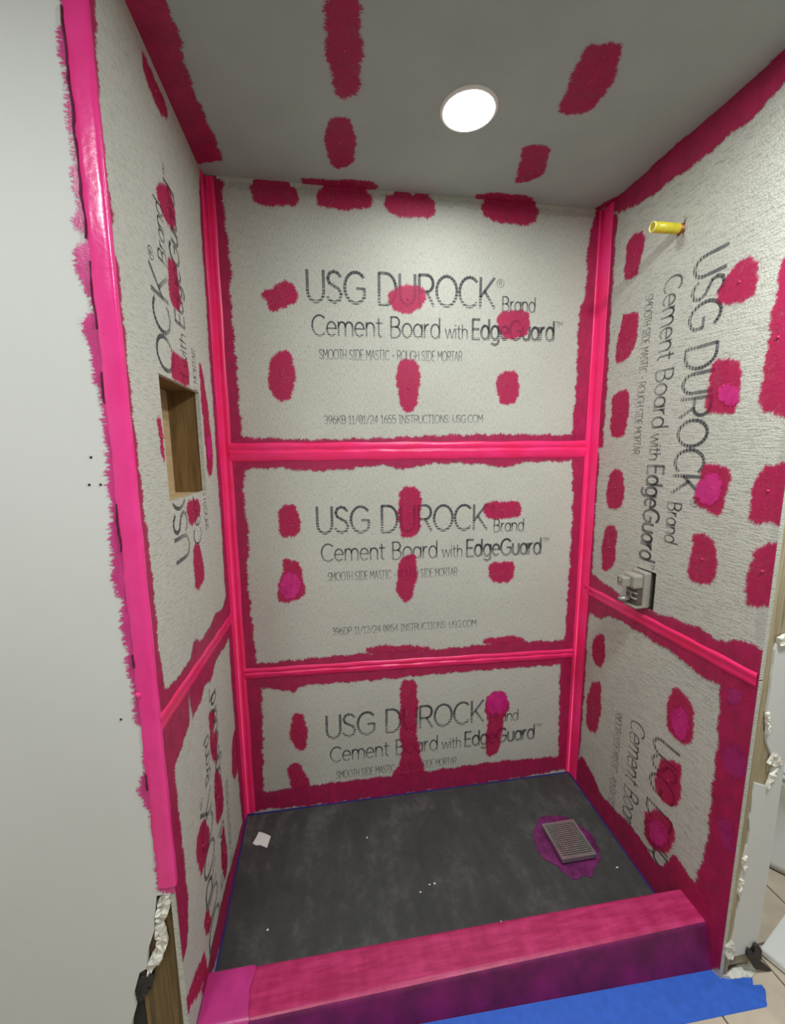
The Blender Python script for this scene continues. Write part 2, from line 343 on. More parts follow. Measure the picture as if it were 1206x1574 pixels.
# ---------------------------------------------------------------- stroke lettering
def arc(cx, cy, rx, ry, a0, a1, n=12): return [(cx+rx*math.cos(math.radians(a0+(a1-a0)*i/n)), cy+ry*math.sin(math.radians(a0+(a1-a0)*i/n))) for i in range(n+1)]
def bowl(x, rx=.3, ry=.35): return arc(x, .35, rx, ry, 0, 360, 18)
SX = [(.60, .83), (.48, .95), (.33, .985), (.17, .93), (.09, .77), (.15, .62), (.33, .53), (.52, .44), (.62, .27), (.55, .09), (.36, .015), (.19, .05), (.05, .18)]
G = {
 'U': (.80, [[(.08, 1), (.08, .36)]+arc(.40, .34, .32, .33, 180, 360)+[(.72, 1)]]),
 'S': (.70, [SX]),
 'G': (.94, [arc(.50, .5, .44, .49, 42, 322, 20)+[(.86, .22), (.86, .47), (.54, .47)]]),
 'D': (.88, [[(.10, 0), (.10, 1), (.38, 1)]+arc(.38, .5, .42, .5, 90, -90, 16)+[(.10, 0)]]),
 'R': (.78, [[(.10, 0), (.10, 1), (.42, 1)]+arc(.42, .73, .27, .27, 90, -90)+[(.10, .46)], [(.42, .46), (.72, 0)]]),
 'O': (1.0, [arc(.5, .5, .44, .49, 0, 360, 24)]),
 'C': (.88, [arc(.50, .5, .44, .49, 45, 315, 18)]),
 'K': (.78, [[(.10, 0), (.10, 1)], [(.70, 1), (.10, .36)], [(.28, .56), (.74, 0)]]),
 'B': (.76, [[(.10, 0), (.10, 1), (.38, 1)]+arc(.38, .76, .24, .24, 90, -90)+[(.10, .52)], [(.38, .52)]+arc(.40, .26, .28, .26, 90, -90)+[(.10, 0)]]),
 'E': (.66, [[(.60, 1), (.10, 1), (.10, 0), (.62, 0)], [(.10, .51), (.54, .51)]]),
 'M': (.92, [[(.10, 0), (.10, 1), (.46, .42), (.82, 1), (.82, 0)]]), 'T': (.66, [[(.02, 1), (.64, 1)], [(.33, 1), (.33, 0)]]),
 'H': (.80, [[(.10, 0), (.10, 1)], [(.70, 0), (.70, 1)], [(.10, .5), (.70, .5)]]), 'I': (.50, [[(.25, 0), (.25, 1)], [(.08, 1), (.42, 1)], [(.08, 0), (.42, 0)]]),
 'A': (.82, [[(.04, 0), (.41, 1), (.78, 0)], [(.17, .34), (.65, .34)]]), 'N': (.80, [[(.10, 0), (.10, 1), (.70, 0), (.70, 1)]]),
 'P': (.70, [[(.10, 0), (.10, 1), (.38, 1)]+arc(.38, .73, .26, .27, 90, -90)+[(.10, .46)]]),
 'e': (.68, [[(.06, .37), (.62, .37)]+arc(.34, .35, .28, .34, 3, 318, 16)]),
 'm': (1.04, [[(.09, 0), (.09, .7)], [(.09, .44)]+arc(.30, .46, .21, .23, 180, 0)+[(.51, 0)], [(.51, .44)]+arc(.73, .46, .22, .23, 180, 0)+[(.95, 0)]]),
 'n': (.66, [[(.09, 0), (.09, .7)], [(.09, .42)]+arc(.33, .44, .24, .25, 180, 0)+[(.57, 0)]]),
 't': (.46, [[(.20, .92), (.20, .18)]+arc(.33, .16, .13, .15, 180, 290, 6), [(.04, .68), (.42, .68)]]),
 'o': (.72, [bowl(.36)]), 'a': (.68, [bowl(.33, .27, .33), [(.60, .68), (.60, 0)]]),
 'r': (.44, [[(.09, 0), (.09, .7)], [(.09, .40)]+arc(.38, .40, .29, .29, 180, 95, 6)]),
 'd': (.72, [bowl(.34, .28), [(.62, 1.02), (.62, 0)]]), 'g': (.72, [bowl(.34, .28), [(.62, .7), (.62, -.05)]+arc(.35, -.06, .27, .22, 0, -150, 8)]),
 'u': (.66, [[(.09, .7), (.09, .26)]+arc(.33, .26, .24, .25, 180, 360)+[(.57, .7)], [(.57, .3), (.57, 0)]]),
 'w': (.94, [[(.03, .7), (.24, 0), (.47, .66), (.70, 0), (.91, .7)]]), 'i': (.20, [[(.10, 0), (.10, .7)], [(.10, .88), (.10, .96)]]),
 'h': (.66, [[(.09, 0), (.09, 1.02)], [(.09, .42)]+arc(.33, .44, .24, .25, 180, 0)+[(.57, 0)]]),
 '®': (1.0, [arc(.5, .5, .48, .5, 0, 360, 20), [(.36, .22), (.36, .78), (.52, .78)]+arc(.52, .65, .14, .13, 90, -90, 6)+[(.36, .52)], [(.52, .52), (.66, .22)]]),
 '*': (.60, [[(.2, .45), (.4, .45)], [(.3, .35), (.3, .55)]]), '.': (.3, [[(.12, 0), (.12, .12)]]), ':': (.3, [[(.12, 0), (.12, .14)], [(.12, .55), (.12, .7)]]), '/': (.6, [[(.04, -.05), (.56, 1.05)]]), ' ': (.42, []),
 '0': (.74, [arc(.37, .5, .30, .5, 0, 360, 16), [(.18, .2), (.56, .8)]]), '1': (.54, [[(.08, .8), (.27, 1), (.27, 0)], [(.06, 0), (.48, 0)]]),
 '2': (.70, [arc(.35, .70, .28, .29, 165, -20, 10)+[(.06, 0), (.66, 0)]]), '3': (.70, [arc(.33, .75, .26, .25, 150, -80, 10)+arc(.33, .26, .30, .27, 80, -150, 10)]),
 '4': (.74, [[(.54, 0), (.54, 1), (.05, .28), (.70, .28)]]), '5': (.70, [[(.60, 1), (.14, 1), (.10, .55)]+arc(.33, .31, .30, .31, 120, -150, 12)]),
 '6': (.72, [arc(.36, .31, .28, .31, 0, 360, 16), [(.09, .36), (.20, .75), (.50, 1)]]), '9': (.72, [arc(.36, .69, .28, .31, 0, 360, 16), [(.63, .64), (.52, .25), (.22, 0)]]),
}
G['W'] = G['w']
def letters(name, text, plane, org, X, Y, x0, x1, base, cap, wt, parent, keep=None, off=.0004, label=None):
    """text laid from x0 to x1 (in units of X) on baseline base, cap height cap (units of Y)"""
    tot = sum(G[c][0] for c in text); sx = (x1-x0)/tot; lx = math.hypot(*X); ly = math.hypot(*Y)
    bm = bmesh.new(); pen = 0; uvl = bm.loops.layers.uv.new('print')
    for ch in text:
        adv, strokes = G[ch]
        for st in strokes:
            pts = [(x0*lx+(pen+a)*sx*lx, (base+b*cap)*ly) for a, b in st]
            h = wt*cap*ly*.44
            for (ax, ay), (bx, by) in zip(pts, pts[1:]):
                L = math.hypot(bx-ax, by-ay)
                if L < 1e-6: continue
                tx, ty = (bx-ax)/L, (by-ay)/L; e = h*.35
                ax2, ay2, bx2, by2 = ax-tx*e, ay-ty*e, bx+tx*e, by+ty*e
                quad = [(ax2-ty*h, ay2+tx*h), (bx2-ty*h, by2+tx*h), (bx2+ty*h, by2-tx*h), (ax2+ty*h, ay2-tx*h)]
                uvq = [(org[0]+X[0]/lx*q[0]+Y[0]/ly*q[1], org[1]+X[1]/lx*q[0]+Y[1]/ly*q[1]) for q in quad]
                if keep and not all(keep(*q) for q in uvq): continue
                f = bm.faces.new([bm.verts.new(P3(plane, *q, off)) for q in uvq])
                for l, q in zip(f.loops, quad): l[uvl].uv = (q[0], (q[1]/ly-base)/cap)
        pen += adv
    if not bm.faces: bm.free(); return
    orient(bm, plane)
    o = obj(name, bm, 'ink', parent)
    if label: o['label'] = label
    return o
def board_print(plane, a, b, up, parent, code=None, keep=None, sq=1.0):
    X = (b[0]-a[0], b[1]-a[1]); L = math.hypot(*X); Y = (up[0]*L*sq, up[1]*L*sq)
    T = lambda t, *r: letters('lettering', t, plane, a, X, Y, *r, parent, keep)
    T('USG DUROCK', 0, 1, 0, .150, .115)
    T('®', 1.005, 1.045, .105, .042, .10)
    T('Brand', 1.035, 1.232, -.015, .075, .115)
    T('Cement Board', .022, .70, -.160, .100, .105)
    T('with', .722, .850, -.160, .072, .10)
    T('EdgeGuard', .868, 1.350, -.160, .100, .155)
    T('TM', 1.355, 1.395, -.085, .026, .14)
    T('SMOOTH SIDE MASTIC * ROUGH SIDE MORTAR', .057, .82, -.275, .050, .085)
    if code: T(code, .07, .945, -.60, .042, .10)

# ---------------------------------------------------------------- paint coats: (host, plane, coat, rim, outline on the plane in metres)
FILMS = [
 ('b0','back','dab',0.01,[(0.159,2.515),(0.326,2.507),(0.323,2.442),(0.241,2.43),(0.16,2.435)]),
 ('b0','back','dab',0.01,[(0.391,2.515),(0.59,2.512),(0.587,2.45),(0.491,2.437),(0.388,2.441)]),
 ('b0','back','dab',0.01,[(0.636,2.51),(0.831,2.508),(0.831,2.439),(0.741,2.427),(0.639,2.437)]),
 ('b0','back','dab',0.01,[(1.008,2.515),(1.241,2.515),(1.244,2.448),(1.168,2.43),(1.017,2.444)]),
 ('b0','back','dab',0.01,[(0.167,2.136),(0.271,2.192),(0.306,2.169),(0.308,2.125),(0.278,2.098),(0.205,2.072),(0.192,2.114)]),
 ('b0','back','dab',0.01,[(0.643,2.158),(0.675,2.187),(0.78,2.2),(0.794,2.159),(0.78,2.112),(0.727,2.089),(0.659,2.098)]),
 ('b0','back','dab',0.01,[(1.085,2.097),(1.123,2.123),(1.224,2.121),(1.229,2.064),(1.206,2.018),(1.142,2.007),(1.092,2.033)]),
 ('b0','back','dab',0.01,[(0.192,1.896),(0.21,1.93),(0.247,1.942),(0.28,1.932),(0.287,1.874),(0.282,1.801),(0.264,1.763),(0.214,1.756),(0.191,1.787),(0.185,1.848)]),
 ('b0','back','dab',0.01,[(0.683,1.92),(0.767,1.922),(0.773,1.833),(0.762,1.768),(0.743,1.716),(0.706,1.716),(0.683,1.78),(0.674,1.844)]),
 ('b0','back','dab',0.01,[(1.092,1.865),(1.117,1.885),(1.183,1.886),(1.192,1.84),(1.184,1.753),(1.11,1.752),(1.091,1.805)]),
 ('b1','back','dab',0.01,[(0.203,1.353),(0.266,1.362),(0.286,1.297),(0.273,1.226),(0.201,1.229),(0.194,1.273)]),
 ('b1','back','dab',0.01,[(0.687,1.42),(0.775,1.418),(0.779,1.323),(0.769,1.209),(0.69,1.205),(0.677,1.312)]),
 ('b1','back','dab',0.01,[(0.69,1.126),(0.754,1.138),(0.763,1.05),(0.743,0.947),(0.703,0.912),(0.667,0.981),(0.675,1.054)]),
 ('b1','back','dab',0.01,[(1.049,1.337),(1.09,1.351),(1.22,1.348),(1.227,1.288),(1.169,1.27),(1.07,1.274),(1.047,1.301)]),
 ('b1','back','dab',0.01,[(1.08,1.085),(1.199,1.08),(1.206,1.033),(1.179,0.984),(1.109,0.985),(1.077,1.025)]),
 ('b1','back','dab',0.01,[(0.206,1.142),(0.267,1.132),(0.286,1.061),(0.293,0.997),(0.269,0.962),(0.215,0.954),(0.174,0.968),(0.182,1.025),(0.203,1.08)]),
 ('b1','back','dab',0.01,[(0.534,0.727),(0.578,0.739),(0.785,0.722),(0.83,0.702),(0.785,0.686),(0.548,0.695)]),
 ('b1','back','dab',0.01,[(1.054,0.707),(1.077,0.734),(1.237,0.733),(1.271,0.703),(1.191,0.68)]),
 ('b2','back','dab',0.01,[(0.213,0.455),(0.263,0.456),(0.278,0.369),(0.27,0.281),(0.223,0.283),(0.197,0.347)]),
 ('b2','back','dab',0.01,[(0.189,0.219),(0.232,0.226),(0.272,0.142),(0.277,0.091),(0.197,0.086),(0.181,0.171)]),
 ('b2','back','dab',0.01,[(0.687,0.571),(0.755,0.564),(0.767,0.458),(0.755,0.328),(0.786,0.156),(0.803,0.067),(0.63,0.083),(0.693,0.185),(0.678,0.304),(0.682,0.467)]),
 ('b2','back','dab',0.01,[(1.073,0.426),(1.117,0.471),(1.182,0.456),(1.205,0.386),(1.171,0.305),(1.17,0.227),(1.147,0.143),(1.102,0.131),(1.084,0.203),(1.097,0.305)]),
 ('b2','back','wet',0.01,[(1.078,0.425),(1.117,0.475),(1.179,0.462),(1.201,0.395),(1.161,0.349),(1.104,0.358)]),
 ('b1','back','wet',0.01,[(0.207,1.079),(0.257,1.084),(0.281,1.019),(0.252,0.97),(0.202,0.974),(0.184,1.01)]),
 ('bandB','back','band',0.01,[(0.0,2.515),(0.072,2.499),(0.066,2.465),(0.064,2.433),(0.072,2.304),(0.078,2.205),(0.067,2.137),(0.074,1.964),(0.077,1.822),(0.076,1.7),(0.083,1.619),(0.08,1.5),(0.07,1.396),(0.085,1.223),(0.065,1.101),(0.073,0.904),(0.082,0.699),(0.096,0.583),(0.089,0.376),(0.076,0.096),(0.072,0.006),(0.0,0.01)]),
 ('bandB','back','band',0.01,[(1.524,2.515),(1.48,2.501),(1.485,2.497),(1.458,2.366),(1.468,2.215),(1.437,2.11),(1.447,1.844),(1.437,1.629),(1.444,1.516),(1.462,1.362),(1.463,1.09),(1.462,0.69),(1.444,0.565),(1.454,0.333),(1.462,0.093),(1.466,0.029),(1.524,0.0)]),
 ('bandB','back','band',0.01,[(0.028,1.619),(0.083,1.623),(0.327,1.612),(0.604,1.617),(0.98,1.634),(1.437,1.629),(1.523,1.636),(1.515,1.523),(1.444,1.516),(1.205,1.515),(1.146,1.487),(1.071,1.506),(0.896,1.515),(0.782,1.51),(0.712,1.488),(0.616,1.512),(0.481,1.494),(0.323,1.489),(0.195,1.507),(0.08,1.497),(0.021,1.5)]),
 ('bandB','back','band',0.01,[(0.008,0.698),(0.082,0.699),(0.21,0.702),(0.349,0.705),(0.534,0.707),(0.785,0.698),(0.876,0.698),(1.062,0.704),(1.254,0.704),(1.462,0.69),(1.524,0.684),(1.524,0.574),(1.443,0.57),(1.034,0.578),(0.755,0.58),(0.679,0.577),(0.43,0.579),(0.244,0.584),(0.231,0.546),(0.204,0.565),(0.096,0.588),(0.029,0.594)]),
 ('bandB','back','band',0.01,[(0.013,0.097),(0.077,0.101),(0.285,0.104),(0.6,0.103),(0.787,0.101),(1.111,0.109),(1.462,0.093),(1.524,0.089),(1.524,0.0),(0.0,0.0)]),
 ('gauze','back','gauze',0.006,[(0.079,2.498),(0.164,2.5),(1.477,2.503),(1.479,2.476),(0.989,2.479),(0.48,2.478),(0.083,2.472)]),
 ('ceil','ceil','dab',0.012,[(0.423,-0.649),(0.489,-0.659),(0.503,-0.586),(0.511,-0.508),(0.512,-0.404),(0.456,-0.373),(0.431,-0.461),(0.416,-0.551)]),
 ('ceil','ceil','dab',0.01,[(0.432,-0.312),(0.467,-0.322),(0.501,-0.31),(0.518,-0.21),(0.512,-0.126),(0.459,-0.085),(0.424,-0.152),(0.417,-0.25)]),
 ('ceil','ceil','dab',0.01,[(1.031,-0.617),(1.071,-0.633),(1.112,-0.635),(1.134,-0.612),(1.159,-0.562),(1.174,-0.489),(1.161,-0.437),(1.1,-0.413),(1.068,-0.441),(1.052,-0.522)]),
 ('ceil','ceil','dab',0.01,[(1.036,-0.277),(1.072,-0.303),(1.127,-0.294),(1.157,-0.225),(1.175,-0.143),(1.088,-0.102),(1.075,-0.181)]),
 ('ceil','ceil','dab',0.01,[(0.331,-0.033),(0.432,-0.035),(0.569,-0.054),(0.613,-0.027),(0.602,0.0),(0.373,0.0),(0.345,0.0)]),
 ('ceil','ceil','dab',0.01,[(0.967,-0.018),(1.026,-0.047),(1.18,-0.048),(1.219,-0.023),(1.233,0.0),(1.011,0.0)]),
 ('ceil','ceil','band',0.01,[(0.0,-0.603),(0.094,-0.619),(0.087,-0.575),(0.09,-0.511),(0.078,-0.428),(0.077,-0.331),(0.085,-0.216),(0.094,-0.09),(0.037,-0.066),(0.0,-0.059),(0.0,-0.203),(0.0,-0.368)]),
 ('ceil','ceil','band',0.01,[(1.478,-0.005),(1.487,-0.033),(1.52,-0.1),(1.523,-0.227),(1.514,-0.295),(1.517,-0.394),(1.521,-0.437),(1.524,-0.495),(1.524,-0.54),(1.524,-0.58),(1.517,-0.637),(1.517,-0.68),(1.519,-0.742),(1.524,-0.722),(1.524,-0.532),(1.524,-0.385),(1.524,0.0)]),
 ('bandR','right','band',0.01,[(-0.102,2.451),(-0.172,2.436),(-0.252,2.42),(-0.335,2.423),(-0.446,2.412),(-0.528,2.419),(-0.602,2.417),(-0.642,2.425),(-0.683,2.441),(-0.746,2.462),(-0.664,2.515),(-0.487,2.515),(0.0,2.515)]),
 ('r0','right','dab',0.01,[(-0.152,2.321),(-0.188,2.339),(-0.235,2.329),(-0.247,2.278),(-0.231,2.218),(-0.217,2.183),(-0.152,2.185),(-0.149,2.258)]),
 ('r0','right','dab',0.01,[(-0.164,2.074),(-0.239,2.055),(-0.25,2.011),(-0.236,1.937),(-0.21,1.9),(-0.128,1.893),(-0.135,1.961),(-0.144,2.02)]),
 ('r0','right','dab',0.01,[(-0.133,1.775),(-0.148,1.787),(-0.22,1.787),(-0.232,1.752),(-0.227,1.656),(-0.219,1.615),(-0.14,1.607),(-0.129,1.677)]),
 ('r0','right','dab',0.01,[(-0.144,1.47),(-0.18,1.49),(-0.23,1.474),(-0.239,1.406),(-0.234,1.336),(-0.142,1.324),(-0.136,1.397)]),
 ('r0','right','dab',0.01,[(-0.138,1.246),(-0.187,1.272),(-0.22,1.241),(-0.217,1.15),(-0.207,1.085),(-0.144,1.059),(-0.129,1.128)]),
 ('r0','right','dab',0.01,[(-0.633,2.074),(-0.666,2.048),(-0.677,2.008),(-0.671,1.969),(-0.643,1.955),(-0.582,1.963),(-0.552,2.001),(-0.568,2.035),(-0.604,2.06)]),
 ('r0','right','dab',0.01,[(-0.567,1.819),(-0.612,1.815),(-0.654,1.803),(-0.66,1.729),(-0.659,1.674),(-0.641,1.66),(-0.558,1.665),(-0.554,1.723),(-0.561,1.775)]),
 ('r0','right','wet',0.01,[(-0.608,1.746),(-0.636,1.746),(-0.66,1.719),(-0.661,1.684),(-0.628,1.677),(-0.602,1.701),(-0.593,1.733)]),
 ('r0','right','dab',0.01,[(-0.569,1.518),(-0.636,1.519),(-0.661,1.502),(-0.659,1.449),(-0.65,1.399),(-0.64,1.368),(-0.593,1.375),(-0.55,1.399),(-0.551,1.451),(-0.567,1.481)]),
 ('r0','right','wet',0.01,[(-0.568,1.478),(-0.609,1.494),(-0.644,1.474),(-0.637,1.422),(-0.604,1.388),(-0.563,1.406),(-0.553,1.448)]),
 ('r0','right','dab',0.01,[(-0.555,1.302),(-0.587,1.311),(-0.64,1.287),(-0.651,1.244),(-0.648,1.198),(-0.647,1.157),(-0.559,1.148),(-0.55,1.169),(-0.56,1.233)]),
 ('r0','right','dab',0.01,[(-0.742,2.055),(-0.729,2.018),(-0.725,1.946),(-0.72,1.881),(-0.719,1.813),(-0.713,1.702),(-0.724,1.66),(-0.784,1.637),(-0.806,1.626),(-0.772,2.041)]),
 ('r0','right','dab',0.01,[(-0.742,1.51),(-0.76,1.523),(-0.798,1.528),(-0.806,1.529),(-0.806,1.383),(-0.806,1.371),(-0.731,1.361),(-0.722,1.413),(-0.725,1.454)]),
 ('r0','right','dab',0.01,[(-0.749,1.295),(-0.776,1.314),(-0.803,1.322),(-0.806,1.317),(-0.806,1.307),(-0.806,1.167),(-0.806,1.152),(-0.749,1.132),(-0.739,1.171),(-0.742,1.225)]),
 ('gauze','right','gauze',0.006,[(-0.781,1.62),(-0.778,1.521),(-0.787,1.338),(-0.779,1.133),(-0.781,1.038),(-0.806,1.047),(-0.806,1.152),(-0.806,1.298),(-0.803,1.531),(-0.801,1.619)]),
 ('bandR','right','band',0.01,[(0.0,2.515),(-0.033,2.469),(-0.094,2.465),(-0.085,2.371),(-0.089,2.236),(-0.087,2.099),(-0.091,1.957),(-0.096,1.812),(-0.094,1.665),(-0.092,1.513),(-0.08,1.594),(-0.076,1.439),(-0.074,1.279),(-0.08,1.116),(-0.076,1.032),(-0.079,0.853),(-0.073,0.772),(-0.08,0.506),(-0.078,0.371),(-0.078,0.157),(-0.035,0.017),(0.0,-0.04)]),
 ('bandR','right','band',0.01,[(-0.007,1.02),(-0.076,1.032),(-0.175,1.012),(-0.244,1.003),(-0.287,0.992),(-0.429,0.994),(-0.51,1.002),(-0.582,1.013),(-0.636,1.01),(-0.686,1.003),(-0.714,1.011),(-0.734,1.032),(-0.775,1.04),(-0.806,1.032),(-0.806,1.035),(-0.806,0.908),(-0.806,0.867),(-0.708,0.869),(-0.653,0.866),(-0.599,0.869),(-0.538,0.888),(-0.475,0.885),(-0.396,0.891),(-0.298,0.892),(-0.222,0.893),(-0.144,0.849),(-0.079,0.853),(-0.025,0.841)]),
 ('bandR','right','band',0.01,[(-0.699,0.899),(-0.76,0.95),(-0.806,0.979),(-0.806,0.938),(-0.806,0.787),(-0.806,0.51),(-0.806,0.215),(-0.806,-0.04),(-0.708,-0.04),(-0.679,0.061),(-0.698,0.185),(-0.709,0.264),(-0.722,0.357),(-0.717,0.469),(-0.717,0.583),(-0.715,0.692),(-0.708,0.795),(-0.704,0.857)]),
 ('bandR','right','band',0.01,[(-0.073,0.136),(-0.1,0.16),(-0.176,0.135),(-0.242,0.084),(-0.338,0.1),(-0.436,0.116),(-0.528,0.089),(-0.578,0.099),(-0.605,0.196),(-0.651,0.19),(-0.699,0.182),(-0.749,0.189),(-0.775,-0.022),(-0.617,-0.04),(-0.539,-0.04),(-0.015,-0.021)]),
 ('r1','right','dab',0.01,[(-0.139,0.775),(-0.18,0.798),(-0.202,0.737),(-0.194,0.666),(-0.172,0.634),(-0.119,0.653),(-0.108,0.7),(-0.122,0.75)]),
 ('r1','right','dab',0.01,[(-0.132,0.556),(-0.186,0.587),(-0.202,0.464),(-0.19,0.372),(-0.171,0.329),(-0.126,0.31),(-0.102,0.354),(-0.101,0.473)]),
 ('r1','right','dab',0.01,[(-0.543,0.776),(-0.582,0.78),(-0.623,0.755),(-0.637,0.687),(-0.633,0.638),(-0.604,0.593),(-0.539,0.61),(-0.525,0.65),(-0.53,0.728)]),
 ('r1','right','wet',0.01,[(-0.544,0.688),(-0.588,0.729),(-0.628,0.681),(-0.602,0.611),(-0.557,0.615)]),
 ('r1','right','dab',0.01,[(-0.519,0.485),(-0.568,0.519),(-0.608,0.523),(-0.614,0.438),(-0.609,0.366),(-0.551,0.338),(-0.503,0.357),(-0.511,0.426)]),
 ('r1','right','dab',0.01,[(-0.48,0.235),(-0.527,0.289),(-0.592,0.308),(-0.613,0.251),(-0.598,0.183),(-0.535,0.12),(-0.485,0.137),(-0.475,0.183)]),
 ('r1','right','wet',0.01,[(-0.504,0.212),(-0.539,0.265),(-0.584,0.257),(-0.585,0.205),(-0.542,0.15),(-0.505,0.157)]),
 ('bandR','right','wet2',0.01,[(-0.732,0.697),(-0.769,0.732),(-0.802,0.717),(-0.806,0.672),(-0.782,0.623),(-0.741,0.625)]),
 ('bandR','right','wet2',0.01,[(-0.74,0.453),(-0.777,0.496),(-0.8,0.475),(-0.795,0.404),(-0.766,0.388)]),
 ('bandR','right','wet2',0.01,[(-0.724,0.876),(-0.768,0.895),(-0.773,0.852),(-0.738,0.822)]),
 ('l0','left','dab',0.01,[(-0.501,2.487),(-0.427,2.485),(-0.342,2.483),(-0.336,2.441),(-0.423,2.418),(-0.487,2.433)]),
 ('l0','left','dab',0.01,[(-0.482,2.212),(-0.382,2.271),(-0.363,2.252),(-0.334,2.219),(-0.358,2.17),(-0.422,2.151),(-0.459,2.177)]),
 ('l0','left','dab',0.01,[(-0.431,2.075),(-0.375,2.08),(-0.36,2.036),(-0.349,1.989),(-0.383,1.944),(-0.431,1.951),(-0.447,1.993)]),
 ('l0','left','dab',0.01,[(-0.468,1.827),(-0.402,1.831),(-0.329,1.829),(-0.328,1.754),(-0.471,1.752),(-0.478,1.788)]),
 ('l0','left','dab',0.01,[(-0.211,1.873),(-0.178,1.82),(-0.15,1.733),(-0.137,1.633),(-0.123,1.559),(-0.164,1.482),(-0.211,1.488),(-0.216,1.629),(-0.225,1.748)]),
 ('l0','left','dab',0.01,[(-0.608,1.643),(-0.585,1.658),(-0.576,1.623),(-0.573,1.531),(-0.593,1.55),(-0.601,1.601)]),
 ('l0','left','wet',0.01,[(-0.207,1.616),(-0.152,1.625),(-0.139,1.574),(-0.163,1.537),(-0.206,1.545)]),
 ('l0','left','dab',0.01,[(-0.44,1.427),(-0.334,1.431),(-0.318,1.376),(-0.379,1.359),(-0.436,1.356),(-0.449,1.395)]),
 ('l0','left','dab',0.01,[(-0.419,1.299),(-0.37,1.291),(-0.343,1.261),(-0.33,1.202),(-0.341,1.16),(-0.431,1.157),(-0.429,1.229)]),
 ('l1','left','dab',0.01,[(-0.401,0.761),(-0.34,0.715),(-0.329,0.637),(-0.334,0.697),(-0.33,0.6),(-0.363,0.549),(-0.412,0.591),(-0.41,0.68)]),
 ('l1','left','dab',0.01,[(-0.39,0.539),(-0.334,0.493),(-0.311,0.381),(-0.329,0.336),(-0.407,0.344),(-0.416,0.404),(-0.409,0.47)]),
 ('l1','left','dab',0.01,[(-0.516,0.487),(-0.483,0.413),(-0.506,0.369),(-0.559,0.366),(-0.589,0.363),(-0.606,0.438),(-0.6,0.495),(-0.562,0.5)]),
 ('l1','left','dab',0.01,[(-0.34,0.3),(-0.324,0.205),(-0.319,0.12),(-0.37,0.097),(-0.399,0.17),(-0.382,0.267)]),
 ('l1','left','dab',0.01,[(-0.131,0.477),(-0.094,0.48),(-0.066,0.386),(-0.068,0.317),(-0.152,0.29),(-0.185,0.352),(-0.169,0.439)]),
 ('l1','left','dab',0.01,[(-0.549,0.211),(-0.532,0.153),(-0.558,0.138),(-0.593,0.164),(-0.599,0.214),(-0.576,0.225)]),
 ('l1','left','dab',0.01,[(-0.609,0.142),(-0.603,0.11),(-0.605,0.043),(-0.728,0.133),(-0.756,0.163),(-0.756,0.203),(-0.699,0.181),(-0.652,0.16)]),
 ('bandL','left','band',0.01,[(-0.756,2.416),(-0.689,2.515),(-0.717,2.376),(-0.733,2.265),(-0.74,2.155),(-0.737,2.069),(-0.729,1.995),(-0.737,1.933),(-0.727,1.996),(-0.728,1.918),(-0.729,1.817),(-0.729,1.734),(-0.729,1.649),(-0.724,1.538),(-0.721,1.446),(-0.714,1.36),(-0.712,1.24),(-0.716,1.118),(-0.709,1.046),(-0.701,1.015),(-0.665,0.999),(-0.604,0.997),(-0.521,0.992),(-0.488,1.032),(-0.403,0.998),(-0.303,1.006),(-0.233,1.021),(-0.154,0.996),(-0.106,1.025),(-0.026,1.048),(-0.049,0.896),(-0.069,0.858),(-0.181,0.856),(-0.286,0.87),(-0.33,0.832),(-0.423,0.856),(-0.465,0.831),(-0.564,0.826),(-0.548,0.835),(-0.634,0.815),(-0.694,0.802),(-0.696,0.728),(-0.691,0.601),(-0.69,0.519),(-0.688,0.434),(-0.699,0.358),(-0.726,0.315),(-0.756,0.306),(-0.756,0.342),(-0.756,0.592),(-0.756,0.876),(-0.756,1.433),(-0.756,1.985)]),
 ('bandL','left','band',0.01,[(0,2.515),(-0.05,2.4850000000000003),(-0.075,2.3),(-0.07,2.1),(-0.085,1.9),(-0.075,1.7),(-0.09,1.5),(-0.08,1.3),(-0.095,1.1),(-0.085,0.9),(-0.1,0.7),(-0.09,0.5),(-0.1,0.3),(-0.09,0.1),(-0.06,-0.04),(0,-0.04)]),
 ('bandL','left','band',0.01,[(0.0,-0.026),(-0.021,0.044),(-0.223,0.057),(-0.401,0.087),(-0.599,0.063),(-0.707,0.086),(-0.488,-0.04),(0.0,-0.04)]),
 ('front','front','smear',0.012,[(-0.014,2.484),(-0.04,2.335),(-0.049,2.281),(-0.047,2.241),(-0.047,2.176),(-0.047,2.103),(-0.05,2.055),(-0.049,2.006),(-0.072,1.982),(-0.068,1.944),(-0.073,1.977),(-0.068,1.959),(-0.061,1.922),(-0.057,1.885),(-0.046,1.851),(-0.036,1.839),(-0.053,1.821),(-0.061,1.807),(-0.061,1.784),(-0.054,1.748),(-0.05,1.708),(-0.048,1.687),(-0.045,1.646),(-0.044,1.604),(-0.048,1.561),(-0.047,1.518),(-0.051,1.474),(-0.049,1.429),(-0.052,1.426),(-0.058,1.353),(-0.059,1.298),(-0.055,1.267),(-0.049,1.244),(-0.054,1.186),(-0.052,1.142),(-0.047,1.082),(-0.046,1.02),(-0.045,0.961),(-0.036,0.935),(-0.037,0.892),(-0.044,0.962),(-0.032,0.936),(-0.039,0.864),(-0.051,0.82),(-0.054,0.791),(-0.048,0.759),(-0.036,0.737),(-0.032,0.684),(-0.029,0.662),(-0.038,0.578),(-0.042,0.524),(-0.007,0.518),(0.0,0.517),(0.0,0.979),(0.0,1.809),(0.0,2.492)]),
